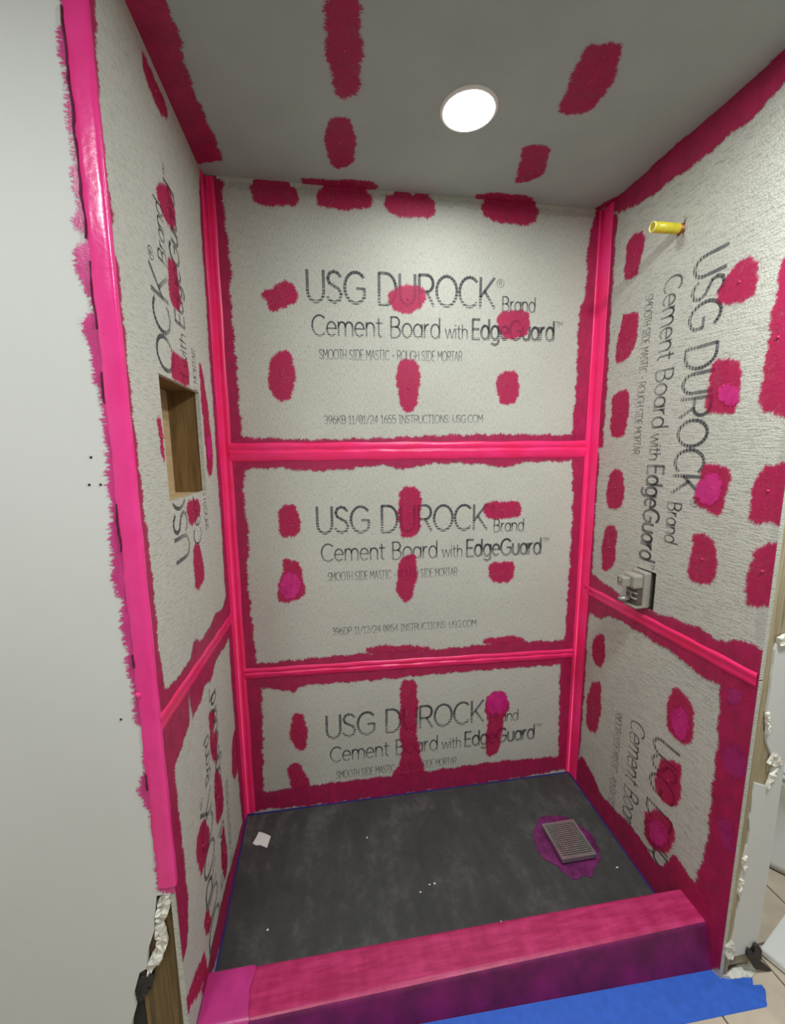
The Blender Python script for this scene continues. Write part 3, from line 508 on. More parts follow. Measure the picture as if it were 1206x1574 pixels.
 ('floor','floor','paste',0.006,[(1.188,-0.29),(1.207,-0.258),(1.242,-0.217),(1.302,-0.206),(1.359,-0.218),(1.401,-0.253),(1.421,-0.292),(1.435,-0.324),(1.433,-0.365),(1.414,-0.402),(1.389,-0.428),(1.348,-0.451),(1.321,-0.477),(1.323,-0.465),(1.292,-0.464),(1.282,-0.473),(1.265,-0.468),(1.249,-0.457),(1.231,-0.433),(1.193,-0.386),(1.173,-0.341)]),
]

# ================================================================ the setting
wall_back = obj('wall_back', boxbm(-.95, 2.75, BT, .12, ZF-.1, H), 'drywall', kind='structure')
tag(wall_back, 'back wall of the shower, three cement boards with pink seams')
bm = boxbm(-.16, -.105, -DL+.014, .0, ZF-.05, H)
wall_left = obj('wall_left', bm, 'void', kind='structure'); tag(wall_left, 'left shower wall of cement board with a square framed opening')
bm = boxbm(W+.075, 1.645, -DR+.045, BT, ZF-.05, H)
wall_right = obj('wall_right', bm, 'drywall', kind='structure'); tag(wall_right, 'right shower wall of cement board with sideways lettering')
NICHE = (-.567, -.238, 1.441, 1.753)
PIPE = (-.416, -.388, 2.236, 2.266); VALVE = (-.428, -.336, .990, 1.132)
B = {}
def board(key, plane, mat, parent, u0, u1, v0, v1, holes=()):
    B[key] = obj('cement_board', panel(plane, u0, u1, v0, v1, holes), mat, parent)
board('b0', 'back', 'board_v', wall_back, 0, W, 1.567, H); board('b1', 'back', 'board_v', wall_back, 0, W, .642, 1.563); board('b2', 'back', 'board_v', wall_back, 0, W, -.05, .638)
board('l0', 'left', 'board_h', wall_left, -DL+.002, 0, .936, H, [NICHE]); board('l1', 'left', 'board_h', wall_left, -DL+.002, 0, -.08, .932)
board('r0', 'right', 'board_h', wall_right, -DR, 0, .946, H, [PIPE, VALVE]); board('r1', 'right', 'board_h', wall_right, -DR, 0, -.08, .942)

# framed opening in the left wall
n = NICHE
obj('niche_stud', boxbm(-.105, -BT, n[1]+.004, n[1]+.042, n[2]-.05, n[3]+.05), 'wood', wall_left)
obj('niche_stud', boxbm(-.105, -BT, n[0]-.042, n[0]-.004, n[2]-.05, n[3]+.05), 'wood', wall_left)
obj('niche_sill', boxbm(-.105, -BT, n[0]-.004, n[1]+.004, n[2]-.042, n[2]-.004), 'wood_l', wall_left)
obj('niche_header', boxbm(-.105, -BT, n[0]-.004, n[1]+.004, n[3]+.004, n[3]+.042), 'wood', wall_left)
obj('niche_back_panel', boxbm(-.104, -.098, n[0], n[1]+.004, n[2]-.004, n[3]+.004), 'wood_l', wall_left)

# drywall face left of the opening, broken away low down beside the stud
DRY_BREAK = [(0.0, 0.532), (-0.013, 0.505), (-0.025, 0.513), (-0.043, 0.514), (-0.05, 0.468), (-0.057, 0.414), (-0.077, 0.359), (-0.082, 0.312), (-0.1, 0.302), (-0.119, 0.242), (-0.116, 0.206), (-0.132, 0.155), (-0.150, 0.026), (-.155, ZF)]
wall_front = obj('wall_front', slab([(0, H)]+DRY_BREAK+[(-.95, ZF), (-.95, H)], 'front', 0, -.0135), 'drywall', kind='structure')
tag(wall_front, 'plain white drywall face left of the shower, broken at its foot')
obj('end_stud', rbox(-.105, -BT-.001, -DL+.015, -DL+.053, ZF, 1.4, r=.003), 'wood_d', wall_front)
CHUNK = [(-0.048, 0.468), (-0.039, 0.499), (-0.03, 0.509), (-0.008, 0.504), (-0.017, 0.473), (-0.026, 0.447), (-0.037, 0.427), (-0.03, 0.386), (-0.033, 0.364), (-0.044, 0.337), (-0.049, 0.321), (-0.06, 0.307), (-0.082, 0.286), (-0.086, 0.312), (-0.060, 0.358), (-0.056, 0.407)]
def lumpy(name, poly, plane, base, amp, mat, parent, step=.006):
    """torn, crumbled piece: outline with an uneven face"""
    p = [(u+random.uniform(-.0015, .0015), v+random.uniform(-.0015, .0015)) for u, v in resample(poly, step)]; k = len(p); bm = bmesh.new()
    us, vs = [q[0] for q in p], [q[1] for q in p]
    ex = [Vector((random.uniform(min(us), max(us)), random.uniform(min(vs), max(vs)))) for _ in range(max(8, k*2))]
    cv, ce, cf = delaunay_2d_cdt([Vector(q) for q in p]+ex, [(i, (i+1) % k) for i in range(k)], [], 1, 1e-5)[:3]
    used = sorted({i for t in cf for i in t})
    top = {i: bm.verts.new(P3(plane, cv[i].x, cv[i].y, base+.003+random.random()*amp)) for i in used}
    for t in cf: bm.faces.new([top[i] for i in t])
    e = bmesh.ops.extrude_edge_only(bm, edges=[g for g in bm.edges if g.is_boundary])
    low = [g for g in e['geom'] if isinstance(g, bmesh.types.BMVert)]
    nn = Vector(NORM[plane])
    for v in low: v.co -= nn*((v.co-Vector(P3(plane, 0, 0, base))).dot(nn))
    bmesh.ops.recalc_face_normals(bm, faces=bm.faces[:])
    return obj(name, bm, mat, parent)
lumpy('torn_plaster', CHUNK, 'front', -.012, .012, 'plaster', wall_front)
lumpy('dark_void_patch', [(-0.101, 0.293), (-0.082, 0.316), (-0.083, 0.286), (-0.069, 0.282), (-0.084, 0.236), (-0.105, 0.209), (-0.116, 0.206), (-0.122, 0.242)], 'front', -.013, .006, 'dark', wall_front)  # black patch painting in the shade of the void left of the stud
bm = boxbm(-.34, -.106, -DL+.016, -DL+.022, ZF, .6); obj('cavity_shade_sheet', bm, 'void', wall_front)  # black sheet behind the break, stands in for the shade inside the wall

# end of the right partition: stud edge, then drywall cap with a torn edge
obj('end_stud', rbox(W+BT, 1.64, -DR+.004, -DR+.042, ZF+.03, H, r=.003), 'wood_e', wall_right)
obj('edge_board', rbox(W+BT-.001, W+BT+.014, -DR-.001, -DR+.02, ZF+.005, H, r=.002), 'wood_e', wall_right)
CAP = [(1.604, 1.065), (1.565, 1.057), (1.559, 1.029), (1.561, 0.99), (1.56, 0.955), (1.562, 0.918), (1.562, 0.88), (1.562, 0.844), (1.573, 0.807), (1.569, 0.778), (1.576, 0.753), (1.599, 0.71), (1.61, 0.681), (1.601, 0.634), (1.596, 0.615), (1.552, 0.633), (1.55, 0.596), (1.555, 0.537), (1.551, 0.52), (1.559, 0.477), (1.559, 0.432), (1.548, 0.4), (1.55, 0.363), (1.547, 0.321), (1.544, 0.275), (1.56, 0.246), (1.556, 0.208), (1.553, 0.198), (1.55, 0.17), (1.549, 0.136), (1.546, 0.108), (1.532, 0.088), (1.53, 0.059), (1.541, 0.039), (1.569, 0.042), (1.602, 0.044), (1.624, 0.067), (1.645, 0.083), (1.645, 1.065)]
obj('drywall_cap', slab(CAP, 'end', .002, -.006), 'drywall', wall_right)
for k, c in enumerate([[(1.585, .693), (1.600, .722), (1.627, .706), (1.632, .687), (1.610, .680)], [(1.621, .673), (1.608, .633), (1.599, .618), (1.591, .613), (1.600, .655)],
          [(1.530, .088), (1.533, .058), (1.541, .039), (1.560, .046), (1.556, .088), (1.548, .108)], [(1.545, .39), (1.556, .40), (1.562, .36), (1.552, .345)], [(1.544, .32), (1.555, .318), (1.556, .278), (1.545, .282)], [(1.556, .845), (1.566, .85), (1.575, .80), (1.566, .785)], [(1.560, 1.065), (1.578, 1.075), (1.604, 1.068), (1.588, 1.045), (1.566, 1.046)]]):
    lumpy('torn_plaster', c, 'end', 0, .008, 'plaster', wall_right, .008)

# ceiling, with the room lamps; room walls
ceiling = obj('ceiling', boxbm(-1.05, 2.85, -3.3, .12, H, H+.1), 'ceil', kind='structure'); tag(ceiling, 'grey green drywall ceiling with pink dabs over the screws')
for nm, a, l in (('wall_room_left', (-1.05, -.95, -3.3, -DL, ZF-.1, H), 'white room wall left of the drywall face'), ('wall_room_right', (2.75, 2.85, -3.3, .12, ZF-.1, H), 'white room wall beyond the toilet'), ('wall_room_rear', (-1.05, 2.85, -3.4, -3.3, ZF-.1, H), 'white room wall opposite the shower')):
    tag(obj(nm, boxbm(*a), 'drywall', kind='structure'), l)

# room floor with single tiles over grout
floor = obj('floor', boxbm(-1.05, 2.85, -3.4, BT, ZF-.1, ZF-.003), 'grout', kind='structure'); tag(floor, 'beige stone tiled room floor with dark joints')
TS = .247; tm = None
for i in range(-11, 5):
    for j in range(-10, 4):
        x0, y0 = 1.702+i*TS, -.75+j*TS
        if x0 < -.94 or x0+TS > 2.75 or y0+TS > 0: continue
        if y0+TS > -.70 and x0 < 1.55: continue
        if tm is None:
            bm = rbox(.0025, TS-.0025, .0025, TS-.0025, -.006, 0, r=.0015, seg=1); t = obj('tile', bm, 'tile', floor); tm = t.data
        else:
            t = bpy.data.objects.new('tile', tm); C.objects.link(t); t.parent = floor
        t.location = (x0, y0, ZF-random.random()*.0006)

# shower floor
bm = bmesh.new()
g = [[bm.verts.new((-.002+(W+.004)*i/12, .002-.70*j/6, fz(-.70*j/6))) for i in range(13)] for j in range(7)]
for j in range(6):
    for i in range(12): bm.faces.new((g[j][i], g[j+1][i], g[j+1][i+1], g[j][i+1]))
e = bmesh.ops.extrude_face_region(bm, geom=bm.faces[:])
for v in e['geom']:
    if isinstance(v, bmesh.types.BMVert): v.co.z -= .03
bmesh.ops.recalc_face_normals(bm, faces=bm.faces[:])
floor_shower = obj('floor_shower', bm, 'floor', kind='structure'); tag(floor_shower, 'charcoal grey shower floor with dusty marks')
EL = .007
for a, b in (([(0, 0), (W, 0), (W, -EL), (0, -EL)]), ([(0, 0), (EL, 0), (EL, -.62), (0, -.62)])), (([(W, 0), (W-EL, 0), (W-EL, -.64), (W, -.64)]), None):
    for p in (a, b):
        if p: obj('blue_edge', slab(p, 'floor', -.001, .0012), 'blueline', floor_shower)

# ================================================================ paint coats, tapes and print
PARENT = {'bandB': wall_back, 'bandL': wall_left, 'bandR': wall_right, 'ceil': ceiling, 'floor': floor_shower, 'front': wall_front}
NAME = {'dab': 'paint_dab', 'band': 'paint_band', 'wet': 'wet_paint', 'wet2': 'wet_paint', 'gauze': 'mesh_tape', 'smear': 'paint_smear', 'paste': 'sealant_patch'}
OFF = {'gauze': .0006, 'dab': .0010, 'band': .0014, 'smear': .0010, 'wet': .0020, 'wet2': .0020, 'paste': .0020}
MAT['screw'] = tape_mat('coated_screw', (.50, .02, .11), (.62, .03, .16), .3)
for i, (key, plane, mat, feather, poly) in enumerate(FILMS):
    par = PARENT.get(key) or B.get(key) or {'back': wall_back, 'right': wall_right}[plane]
    film(NAME[mat], poly, plane, mat, par, OFF[mat]+(i % 8)*.00003, feather*1.6)
    if mat == 'dab':                                   # the screw head showing under the coat
        cu, cv_ = sum(p[0] for p in poly)/len(poly), sum(p[1] for p in poly)/len(poly)
        if plane == 'back' and cv_ > 2.44: continue
        a_, b_ = P3(plane, cu, cv_, .0004), P3(plane, cu, cv_, .0030)
        bm = bmesh.new(); tube(bm, a_, b_, .0050, .0026, 10); obj('screw_bump', bm, 'screw', par, smooth=True)

ridge = [(-.026, 0), (-.0235, .0035), (-.014, .0042), (-.003, .0085), (.001, .0080), (.004, .0022), (.007, .0020), (.010, .0062), (.020, .0040), (.0235, .0030), (.026, 0)]
flat = [(-.026, 0), (-.0245, .0016), (-.012, .0020), (.006, .0016), (.009, .0030), (.0245, .0022), (.026, 0)]
def seam(plane, a, b, wd, parent, mat='tape', off=.0016):
    N = 40; pr = [(x*wd/.052, y) for x, y in (ridge if plane == 'back' else flat)]
    nn = NORM[plane]; p0, p1 = P3(plane, *a, off), P3(plane, *b, off)
    sweep('seam_tape', [(lerp3(p0, p1, i/N), (0, 0, 1), nn) for i in range(N+1)], pr, mat, parent)
seam('back', (.03, 1.565), (W-.02, 1.568), .070, wall_back)
seam('back', (.03, .658), (W-.02, .622), .046, wall_back)
seam('left', (-DL+.004, .954), (-.004, .915), .044, wall_left)
seam('right', (-.03, .948), (-DR+.004, .942), .042, wall_right)
# inside corner tapes: folded over both walls
def corner(parent, x, sx, wy, wx, z0, z1, mat='tape'):
    N = 60; pr = [(-wy, 0), (-wy, .0016), (-.010, .0022), (-.003, .005), (0, .010)]
    path = []
    prof = [(-wy, 0.0), (-wy+.001, .0018), (-.014, .003), (-.006, .006)]; prof2 = [(.006, .006), (.014, .003), (wx*.55, .0028), (wx*.62, .0042), (wx-.001, .0026), (wx, 0)]
    bm = bmesh.new(); rows = []
    for i in range(N+1):
        z = z0+(z1-z0)*i/N; w1 = math.sin(i*.8)*.0012; row = []
        for a, b in prof: row.append(bm.verts.new((x+sx*(b+.0016), a+w1*(a < -.02)-.0016, z)))
        for a, b in prof2: row.append(bm.verts.new((x+sx*(a+w1*(a > .02)+.0016), -b-.0016, z)))
        rows.append(row)
    for r, t in zip(rows, rows[1:]):
        for i in range(len(r)-1): bm.faces.new((r[i], r[i+1], t[i+1], t[i]))
    bm.normal_update()
    if sum((f.normal.y for f in bm.faces)) > 0:
        for f in bm.faces: f.normal_flip()
    return obj('corner_tape', bm, mat, parent, smooth=True)
corner(wall_left, 0, 1, .035, .036, .01, H-.004)
corner(wall_right, W, -1, .062, .018, .005, H-.004)
# outside corner tape on the drywall edge
bm = bmesh.new(); rows = []; N = 90
pr = [(-.036, .0012), (-.033, .0034), (-.026, .0026), (-.018, .0042), (-.008, .0032), (-.002, .004)]
for i in range(N+1):
    z = .535+(H-.54)*i/N; w1 = math.sin(i*.7)*.0014+math.sin(i*2.3)*.0009
    row = [bm.verts.new((a+(w1 if a < -.03 else 0), -DL-b*(1+.2*math.sin(i*1.3+a*300)), z)) for a, b in pr]
    row += [bm.verts.new((.0036, -DL-.001, z)), bm.verts.new((.0042, -DL+.006, z)), bm.verts.new((.0022, -DL+.014+w1, z))]
    rows.append(row)
for r, t in zip(rows, rows[1:]):
    for i in range(len(r)-1): bm.faces.new((r[i], r[i+1], t[i+1], t[i]))
bmesh.ops.recalc_face_normals(bm, faces=bm.faces[:])
obj('corner_tape', bm, 'tape_front', wall_front, smooth=True)
MAT['crackm'] = plain('dark_red_crack', (.10, .008, .03), .8)
# open crack along the drywall edge, and a few nail pops
for z0, z1, wd in ((1.96, 2.33, .0022), (1.80, 1.92, .0016), (1.66, 1.72, .002), (1.36, 1.46, .002), (1.10, 1.13, .0028), (.80, .84, .0025)):
    k = max(3, int((z1-z0)/.012)); zs = [z0+(z1-z0)*i/k for i in range(k+1)]
    xs = [-.037+math.sin(z*70)*.0012+random.uniform(-.001, .001) for z in zs]
    poly = [(x-wd*random.uniform(.4, 1), z) for x, z in zip(xs, zs)]+[(x+wd*random.uniform(.4, 1), z) for x, z in reversed(list(zip(xs, zs)))]
    obj('crack', slab(poly, 'front', .001, .0044), 'crackm', wall_front)
for x, z in ((-.074, 1.555), (-.083, 1.50), (-.062, 1.50), (-.075, .98)):
    bm = bmesh.new(); tube(bm, (x, -DL, z), (x, -DL-.002, z), .0028, .0018, 8); obj('nail_pop', bm, 'void', wall_front)
bm = bmesh.new(); tube(bm, (-.034, -DL, 1.035), (-.034, -DL-.006, 1.035), .009, .005, 12); obj('screw_bump', bm, 'tape_front', wall_front, smooth=True)

floor_ok = lambda u, v: v > .012
board_print('back', (.336, 2.117), (1.078, 2.125), (0, 1), B['b0'], '396KB 11/01/24 1655 INSTRUCTIONS: USG.COM')
board_print('back', (.342, 1.237), (1.070, 1.228), (0, 1), B['b1'], '396DP 11/12/24 0054 INSTRUCTIONS: USG.COM')
board_print('back', (.351, .320), (1.080, .320), (0, 1), B['b2'])
board_print('right', (-.469, 2.137), (-.462, 1.416), (-1, 0), B['r0'], keep=lambda u, v: not (VALVE[0] < u < VALVE[1] and VALVE[2] < v < VALVE[3]))
board_print('right', (-.486, .561), (-.478, -.16), (-1, 0), B['r1'], keep=lambda u, v: v > -.02)
board_print('left', (-.447, 1.272), (-.455, 2.01), (-1, 0), B['l0'], keep=lambda u, v: not (n[0] < u < n[1] and n[2] < v < n[3]))
board_print('left', (-.47, -.20), (-.44, .53), (-1, 0), B['l1'], keep=lambda u, v: v > .02 and v < .9)

# ================================================================ things
# curb
bm = bmesh.new(); K = 10; rows = []
for i in range(K+1):
    t = i/K; L = lambda a, b: a+(b-a)*t
    x = .001+(W-.002)*t; zt = L(.045, .100)
    rows.append([bm.verts.new((x, y, z)) for y, z in ((L(-.597, -.643), -.06), (L(-.597, -.643), zt), (L(-.728, -.748), zt-.002), (L(-.748, -.785), ZF), (L(-.748, -.785), -.06))])
for r, t in zip(rows, rows[1:]):
    for i in range(5): bm.faces.new((r[i], r[(i+1) % 5], t[(i+1) % 5], t[i]))
bm.faces.new(rows[0][::-1]); bm.faces.new(rows[-1])
bmesh.ops.recalc_face_normals(bm, faces=bm.faces[:])
bm.edges.ensure_lookup_table()
sel = [e for e in bm.edges if all(v.co.z > .03 for v in e.verts) and abs(e.verts[0].co.x-e.verts[1].co.x) > .01]
bmesh.ops.bevel(bm, geom=sel, offset=.013, segments=4, affect='EDGES', profile=.5)
curb = empty('shower_curb', (W/2, -.69, ZF)); tag(curb, 'low pink coated curb with a purple front across the shower opening', 'curb')
MAT['curb_front'] = plain('curb_front_purple', (.17, .004, .085), .6, var=.35, vs=14, bs=.3)
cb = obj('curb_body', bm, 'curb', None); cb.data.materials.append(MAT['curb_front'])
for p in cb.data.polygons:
    if p.normal.y < -.55: p.material_index = 1  # faces turned towards the room get the darker purple
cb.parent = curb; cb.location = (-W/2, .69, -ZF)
bm = bmesh.new()
prof = [(-.599, .0455), (-.612, .0505), (-.66, .0500), (-.715, .0490), (-.728, .045), (-.737, .030), (-.752, ZF+.002)]
rws = [[bm.verts.new((x+.006*math.sin(k*2.1)*(x > .06), y-(x/W)*(.03 if k > 4 else .046 if k < 2 else .02), z+.055*x/W)) for k, (y, z) in enumerate(prof)] for x in (.003, .035, .07, .105, .135)]
for r, t in zip(rws, rws[1:]):
    for i in range(len(prof)-1): bm.faces.new((r[i], r[i+1], t[i+1], t[i]))
bmesh.ops.recalc_face_normals(bm, faces=bm.faces[:])
MAT['wetcoat'] = tape_mat('wet_magenta_coat', (.46, .028, .185), (.60, .045, .26), .3)
wc = obj('wet_coat', bm, 'wetcoat', None, smooth=True); wc.parent = curb; wc.location = (-W/2, .69, -ZF); wc['label'] = 'fresh magenta coat on the curb end'

# recessed lamps
def lamp(x, y, r, lens, label):
    t = empty('recessed_light', (x, y, H)); tag(t, label, 'light')
    bm = bmesh.new(); N = 48
    e = .011; prof = [(r, -.004), (r+.002, -.006), (r+e-.003, -.005), (r+e, -.001), (r+e, .002), (r, .002)]
    R = [[bm.verts.new((a*math.cos(i*2*math.pi/N), a*math.sin(i*2*math.pi/N), z)) for a, z in prof] for i in range(N)]
    for i in range(N):
        for k in range(len(prof)): bm.faces.new((R[i][k], R[(i+1) % N][k], R[(i+1) % N][(k+1) % len(prof)], R[i][(k+1) % len(prof)]))
    bmesh.ops.recalc_face_normals(bm, faces=bm.faces[:]); obj('trim_ring', bm, 'trim', t, smooth=True)
    bm = bmesh.new(); vs = []
    rings = [(0, -.0045), (r*.6, -.0042), (r, -.0035)]
    c0 = bm.verts.new((0, 0, rings[0][1])); ra = [[bm.verts.new((a*math.cos(i*2*math.pi/N), a*math.sin(i*2*math.pi/N), z)) for i in range(N)] for a, z in rings[1:]]
    for i in range(N):
        bm.faces.new((c0, ra[0][(i+1) % N], ra[0][i])); bm.faces.new((ra[0][i], ra[0][(i+1) % N], ra[1][(i+1) % N], ra[1][i]))
    obj('lens', bm, lens, t, smooth=True)
    return t
lamp(.821, -.397, .071, 'lens', 'round white recessed lamp shining in the shower ceiling')
lamp(1.26, -1.30, .13, 'lens_room', 'large round lamp in the room ceiling before the shower opening')
lamp(-.30, -1.72, .13, 'lens_wall', 'large round lamp in the room ceiling before the plain drywall')

# yellow sleeved pipe stub
pc = Vector((W, -.402, 2.251)); pd = Vector((-1, 0, -.01)).normalized()
t = empty('pipe_stub', pc); tag(t, 'yellow sleeved pipe stub poking out of the right wall', 'pipe')
bm = bmesh.new(); r = .0150; tip = pd*.102; st = pd*.012
s = pd.orthogonal().normalized(); q = pd.cross(s); N = 28
ring = lambda c, rr: [bm.verts.new(c+(s*math.cos(i*2*math.pi/N)+q*math.sin(i*2*math.pi/N))*rr) for i in range(N)]
rs = [ring(st, r*1.04), ring(st+pd*.03, r*1.03), ring(tip, r), ring(tip, r*.80), ring(tip-pd*.07, r*.78)]
for a, b in zip(rs, rs[1:]):
    for i in range(N): bm.faces.new((a[i], a[(i+1) % N], b[(i+1) % N], b[i]))
bm.faces.new(rs[-1]); bmesh.ops.recalc_face_normals(bm, faces=bm.faces[:])
sl = obj('sleeve', bm, 'yellow', t, smooth=True)
bm = bmesh.new(); rs = [ring(tip-pd*.002, r*1.012), ring(tip+pd*.0006, r*1.0), ring(tip+pd*.0006, r*.80), ring(tip-pd*.002, r*.79)]
for a, b in zip(rs, rs[1:]):
    for i in range(N): bm.faces.new((a[i], a[(i+1) % N], b[(i+1) % N], b[i]))
bmesh.ops.recalc_face_normals(bm, faces=bm.faces[:]); obj('cut_rim', bm, 'yellow_rim', sl, smooth=True)
bm = bmesh.new(); tube(bm, pd*-.03, pd*.016, .0155, .0150, 20); obj('copper_collar', bm, 'copper', t, smooth=True)
for a, b in (((-.416, 2.266), (-.424, 2.275)), ((-.414, 2.236), (-.428, 2.243)), ((-.414, 2.266), (-.413, 2.285)), ((-.414, 2.236), (-.411, 2.222))):
    dx, dy = b[0]-a[0], b[1]-a[1]; L = math.hypot(dx, dy); k = .0009
    obj('saw_mark', slab([(a[0]-dy/L*k, a[1]+dx/L*k), (b[0], b[1]), (a[0]+dy/L*k, a[1]-dx/L*k)], 'right', -.0005, .0008), 'void', B['r0'])

# shower valve rough-in
t = empty('shower_valve', (W, -.378, 1.062)); tag(t, 'greige plastic shower valve body in its square wall hole', 'valve')
def vb(nm, a, mat, par=None, r=.004, seg=2):
    o = obj(nm, rbox(*a, r=r, seg=seg), mat, par or t); return o
vb('back_box', (-.004, .05, -.030, .034, -.064, .064), 'valve_d')
vb('flange', (-.028, .0, -.034, .036, -.066, .068), 'valve', r=.007, seg=3)
bd = vb('upper_housing', (-.066, -.026, -.030, .032, .006, .060), 'valve', r=.010, seg=3)
vb('lower_recess', (-.048, -.026, -.026, .030, -.060, .006), 'valve_d', r=.003)
bs = vb('square_boss', (-.094, -.064, -.010, .026, .012, .048), 'valve', r=.005, seg=2)
bm = bmesh.new(); tube(bm, (-.094, .010, .032), (-.0965, .010, .032), .008, .007, 16); obj('screw_head', bm, 'metal', bs, smooth=True)
bm = bmesh.new(); tube(bm, (-.094, .016, .040), (-.0958, .016, .040), .004, .004, 10); obj('screw_hole', bm, 'valve_d', bs)
for z in (-.010, -.030): vb('rib', (-.054, -.046, -.026, .026, z-.003, z+.003), 'valve', r=.0015, seg=1)
vb('rib', (-.054, -.046, -.002, .004, -.030, -.010), 'valve', r=.0015, seg=1)
bm = bmesh.new(); tube(bm, (-.046, .010, -.038), (-.088, .016, -.040), .011, .008, 16); obj('outlet_stub', bm, 'metal', t, smooth=True)
vb('lower_lip', (-.056, -.024, -.030, .032, -.066, -.056), 'valve', r=.003)

# drain with square grate
gc = [(1.247, -.252), (1.387, -.258), (1.387, -.415), (1.237, -.417)]
cx, cyy = sum(p[0] for p in gc)/4, sum(p[1] for p in gc)/4; zz = fz(cyy)
t = empty('shower_drain', (cx, cyy, zz)); tag(t, 'square steel shower drain grate set in purple sealant', 'drain')
a = .0725; bb = .0795
obj('riser', rbox(-a+.004, a-.004, -bb+.004, bb-.004, -.004, .014, r=.002), 'valve_d', t)
fr = bmesh.new()
for q in ((-a, a, bb-.009, bb), (-a, a, -bb, -bb+.009), (-a, -a+.009, -bb+.009, bb-.009), (a-.009, a, -bb+.009, bb-.009)): box(fr, *q, .008, .024)
obj('frame', fr, 'metal', t)
obj('strainer_bed', boxbm(-a+.008, a-.008, -bb+.008, bb-.008, .012, .016), 'gridm', t)
ns = 17
for i in range(ns):
    y = -bb+.012+(2*bb-.024)*i/(ns-1)
    obj('bar', boxbm(-a+.008, a-.008, y-.0022, y+.0022, .015, .0232), 'metal', t)
for i in range(9):
    x = -a+.016+(2*a-.032)*i/8
    obj('cross_bar', boxbm(x-.0012, x+.0012, -bb+.009, bb-.009, .0145, .0215), 'metal', t)

# paper scrap and crumbs on the shower floor
bm = slab([(0.066, -0.092), (0.090, -.103), (0.117, -0.120), (.113, -.142), (0.108, -0.168), (0.080, -.152), (.062, -.150), (0.048, -0.140), (.058, -.118)], 'floor', .0005, .0022)
tag(obj('paper_scrap', bm, 'paper'), 'torn white paper scrap on the dark shower floor', 'paper')
for k, (x, y) in enumerate([(.721, -.402), (.740, -.402), (.148, -.457), (1.447, -.453), (.682, -.422), (.933, -.556), (.51, -.187)]):
    bm = bmesh.new(); bmesh.ops.create_icosphere(bm, subdivisions=1, radius=.0035)
    for v in bm.verts: v.co = Vector((v.co.x*random.uniform(.6, 1.8), v.co.y*random.uniform(.6, 1.4), v.co.z*.6))
    o = obj('plaster_crumb', bm, 'paper'); o.location = (x, y, fz(y)+.0018)
    tag(o, {2: 'tiny white crumb close to the left shower wall', 3: 'tiny white crumb between drain and right wall', 5: 'tiny white crumb against the curb edge', 6: 'tiny white crumb towards the back wall'}.get(k, 'tiny white crumb in the trio on the middle of the shower floor'), 'crumb', 'plaster crumbs on the shower floor')

# blue masking tape on the tiles before the curb
BLUE = [(-.0, -.749), (1.520, -0.7855), (1.524, -.8075), (1.554, -0.809), (1.581, -0.812), (1.628, -0.810), (1.622, -0.824), (1.608, -0.838), (1.634, -0.841), (1.633, -0.853), (1.622, -0.864), (1.612, -.872), (1.603, -0.883), (1.596, -0.886), (1.404, -0.882), (0.9, -0.872), (-.0, -.86)]
tag(obj('masking_tape', slab(BLUE, 'out', .0, .0014), 'blue'), 'wide blue masking tape along the foot of the curb', 'tape')
# grey mortar crumble under the partition
tag(lumpy('mortar_smear', [(1.532, -.800), (1.56, -.797), (1.613, -.792), (1.648, -.792), (1.652, -.812), (1.629, -.822), (1.581, -.818), (1.54, -.813)], 'out', -.001, .010, 'plaster', None, .01), 'crumbled grey mortar below the broken partition end', 'mortar')
# black rubber flap
FLAP = [(1.602, .046), (1.602, .066), (1.607, .071), (1.615, .052), (1.624, .053), (1.623, .079), (1.631, .083), (1.640, .075), (1.650, .058), (1.653, .031), (1.652, .017), (1.675, -.004), (1.696, -.026), (1.694, -.0295), (1.659, -.016), (1.652, -.012), (1.637, -.008), (1.620, .018)]
o = obj('rubber_flap', slab(FLAP, 'end', .004, .012), 'dark'); tag(o, 'curled black rubber flap at the partition foot', 'flap')
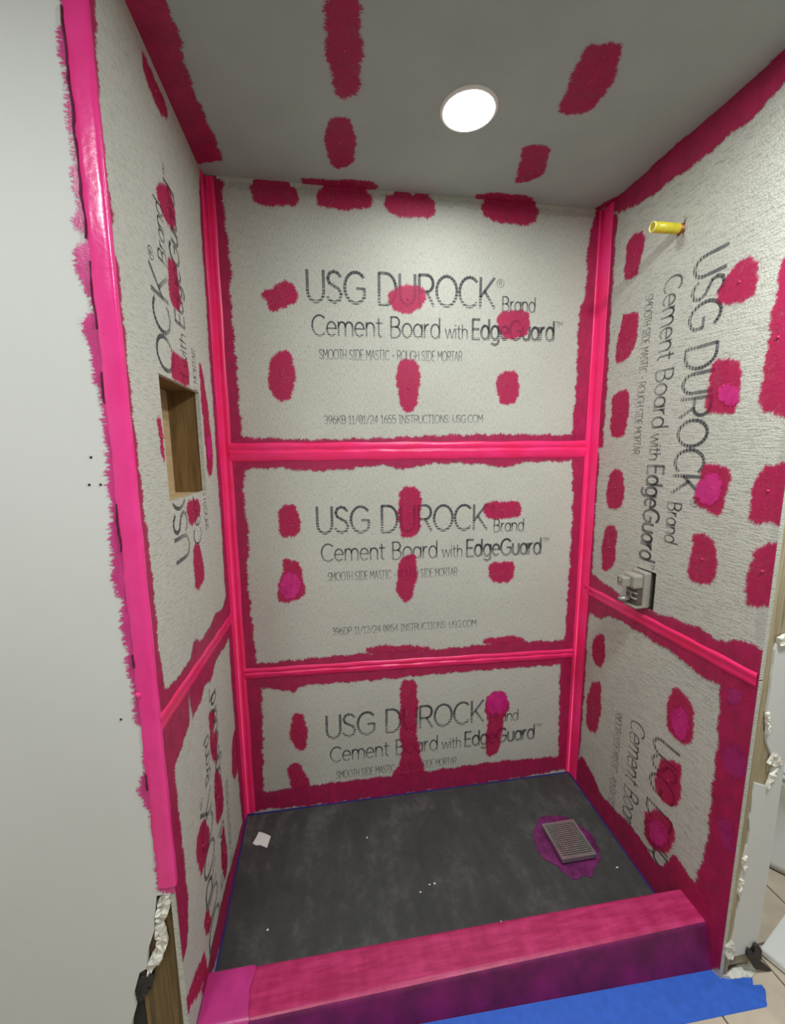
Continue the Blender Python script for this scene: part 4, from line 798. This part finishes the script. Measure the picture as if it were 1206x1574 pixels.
# white slab lying on the tiles
A = Vector((1.705, -.775)); d1 = Vector((.93, .36)).normalized(); d2 = Vector((.36, -.93)).normalized()
pts = [A, A+d1*.42, A+d1*.42+d2*.30, A+d2*.30]
bm = slab([tuple(p) for p in pts], 'out', .004, .026); bmesh.ops.bevel(bm, geom=bm.edges[:], offset=.003, segments=2, affect='EDGES')
t = empty('white_slab', (A.x, A.y, ZF)); tag(t, 'white flat slab lying on the beige tiles', 'slab')
o = obj('slab_top', bm, 'white', t); o.location = (-A.x, -A.y, -ZF)
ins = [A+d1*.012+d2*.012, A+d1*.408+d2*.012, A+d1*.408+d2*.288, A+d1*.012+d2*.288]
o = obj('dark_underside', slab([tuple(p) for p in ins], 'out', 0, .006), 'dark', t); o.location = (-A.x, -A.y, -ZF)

# toilet beyond the partition
tc = Vector((2.17, -.36, ZF)); t = empty('toilet', tc); tag(t, 'white toilet behind the shower partition', 'toilet')
obj('pedestal', loft([(0, 0, .004, .195, .275), (0, 0, .03, .190, .270), (0, 0, .10, .175, .255), (0, .0, .22, .165, .25), (0, -.02, .30, .18, .27), (0, -.04, .37, .195, .29), (0, -.04, .395, .20, .295)]), 'white', t, smooth=True)
obj('dark_base_rim', loft([(0, 0, 0, .196, .276), (0, 0, .004, .196, .276)]), 'dark', t)  # thin dark ring around the foot of the pedestal
obj('seat', loft([(0, -.04, .395, .195, .29), (0, -.04, .40, .205, .30), (0, -.04, .412, .205, .30), (0, -.04, .416, .20, .295)]), 'white', t, smooth=True)
obj('seat_lid', loft([(0, -.04, .417, .198, .292), (0, -.04, .43, .205, .30), (0, -.04, .438, .19, .285)]), 'white', t, smooth=True)
obj('tank', rbox(-.21, .21, .18, .365, .38, .74, r=.02, seg=3), 'white', t)
obj('tank_lid', rbox(-.22, .22, .17, .370, .735, .77, r=.012, seg=3), 'white', t)
bm = bmesh.new(); tube(bm, (-.17, .182, .68), (-.17, .160, .68), .012, .012, 14); tube(bm, (-.17, .162, .68), (-.10, .158, .67), .006, .005, 10); obj('flush_handle', bm, 'metal', t)
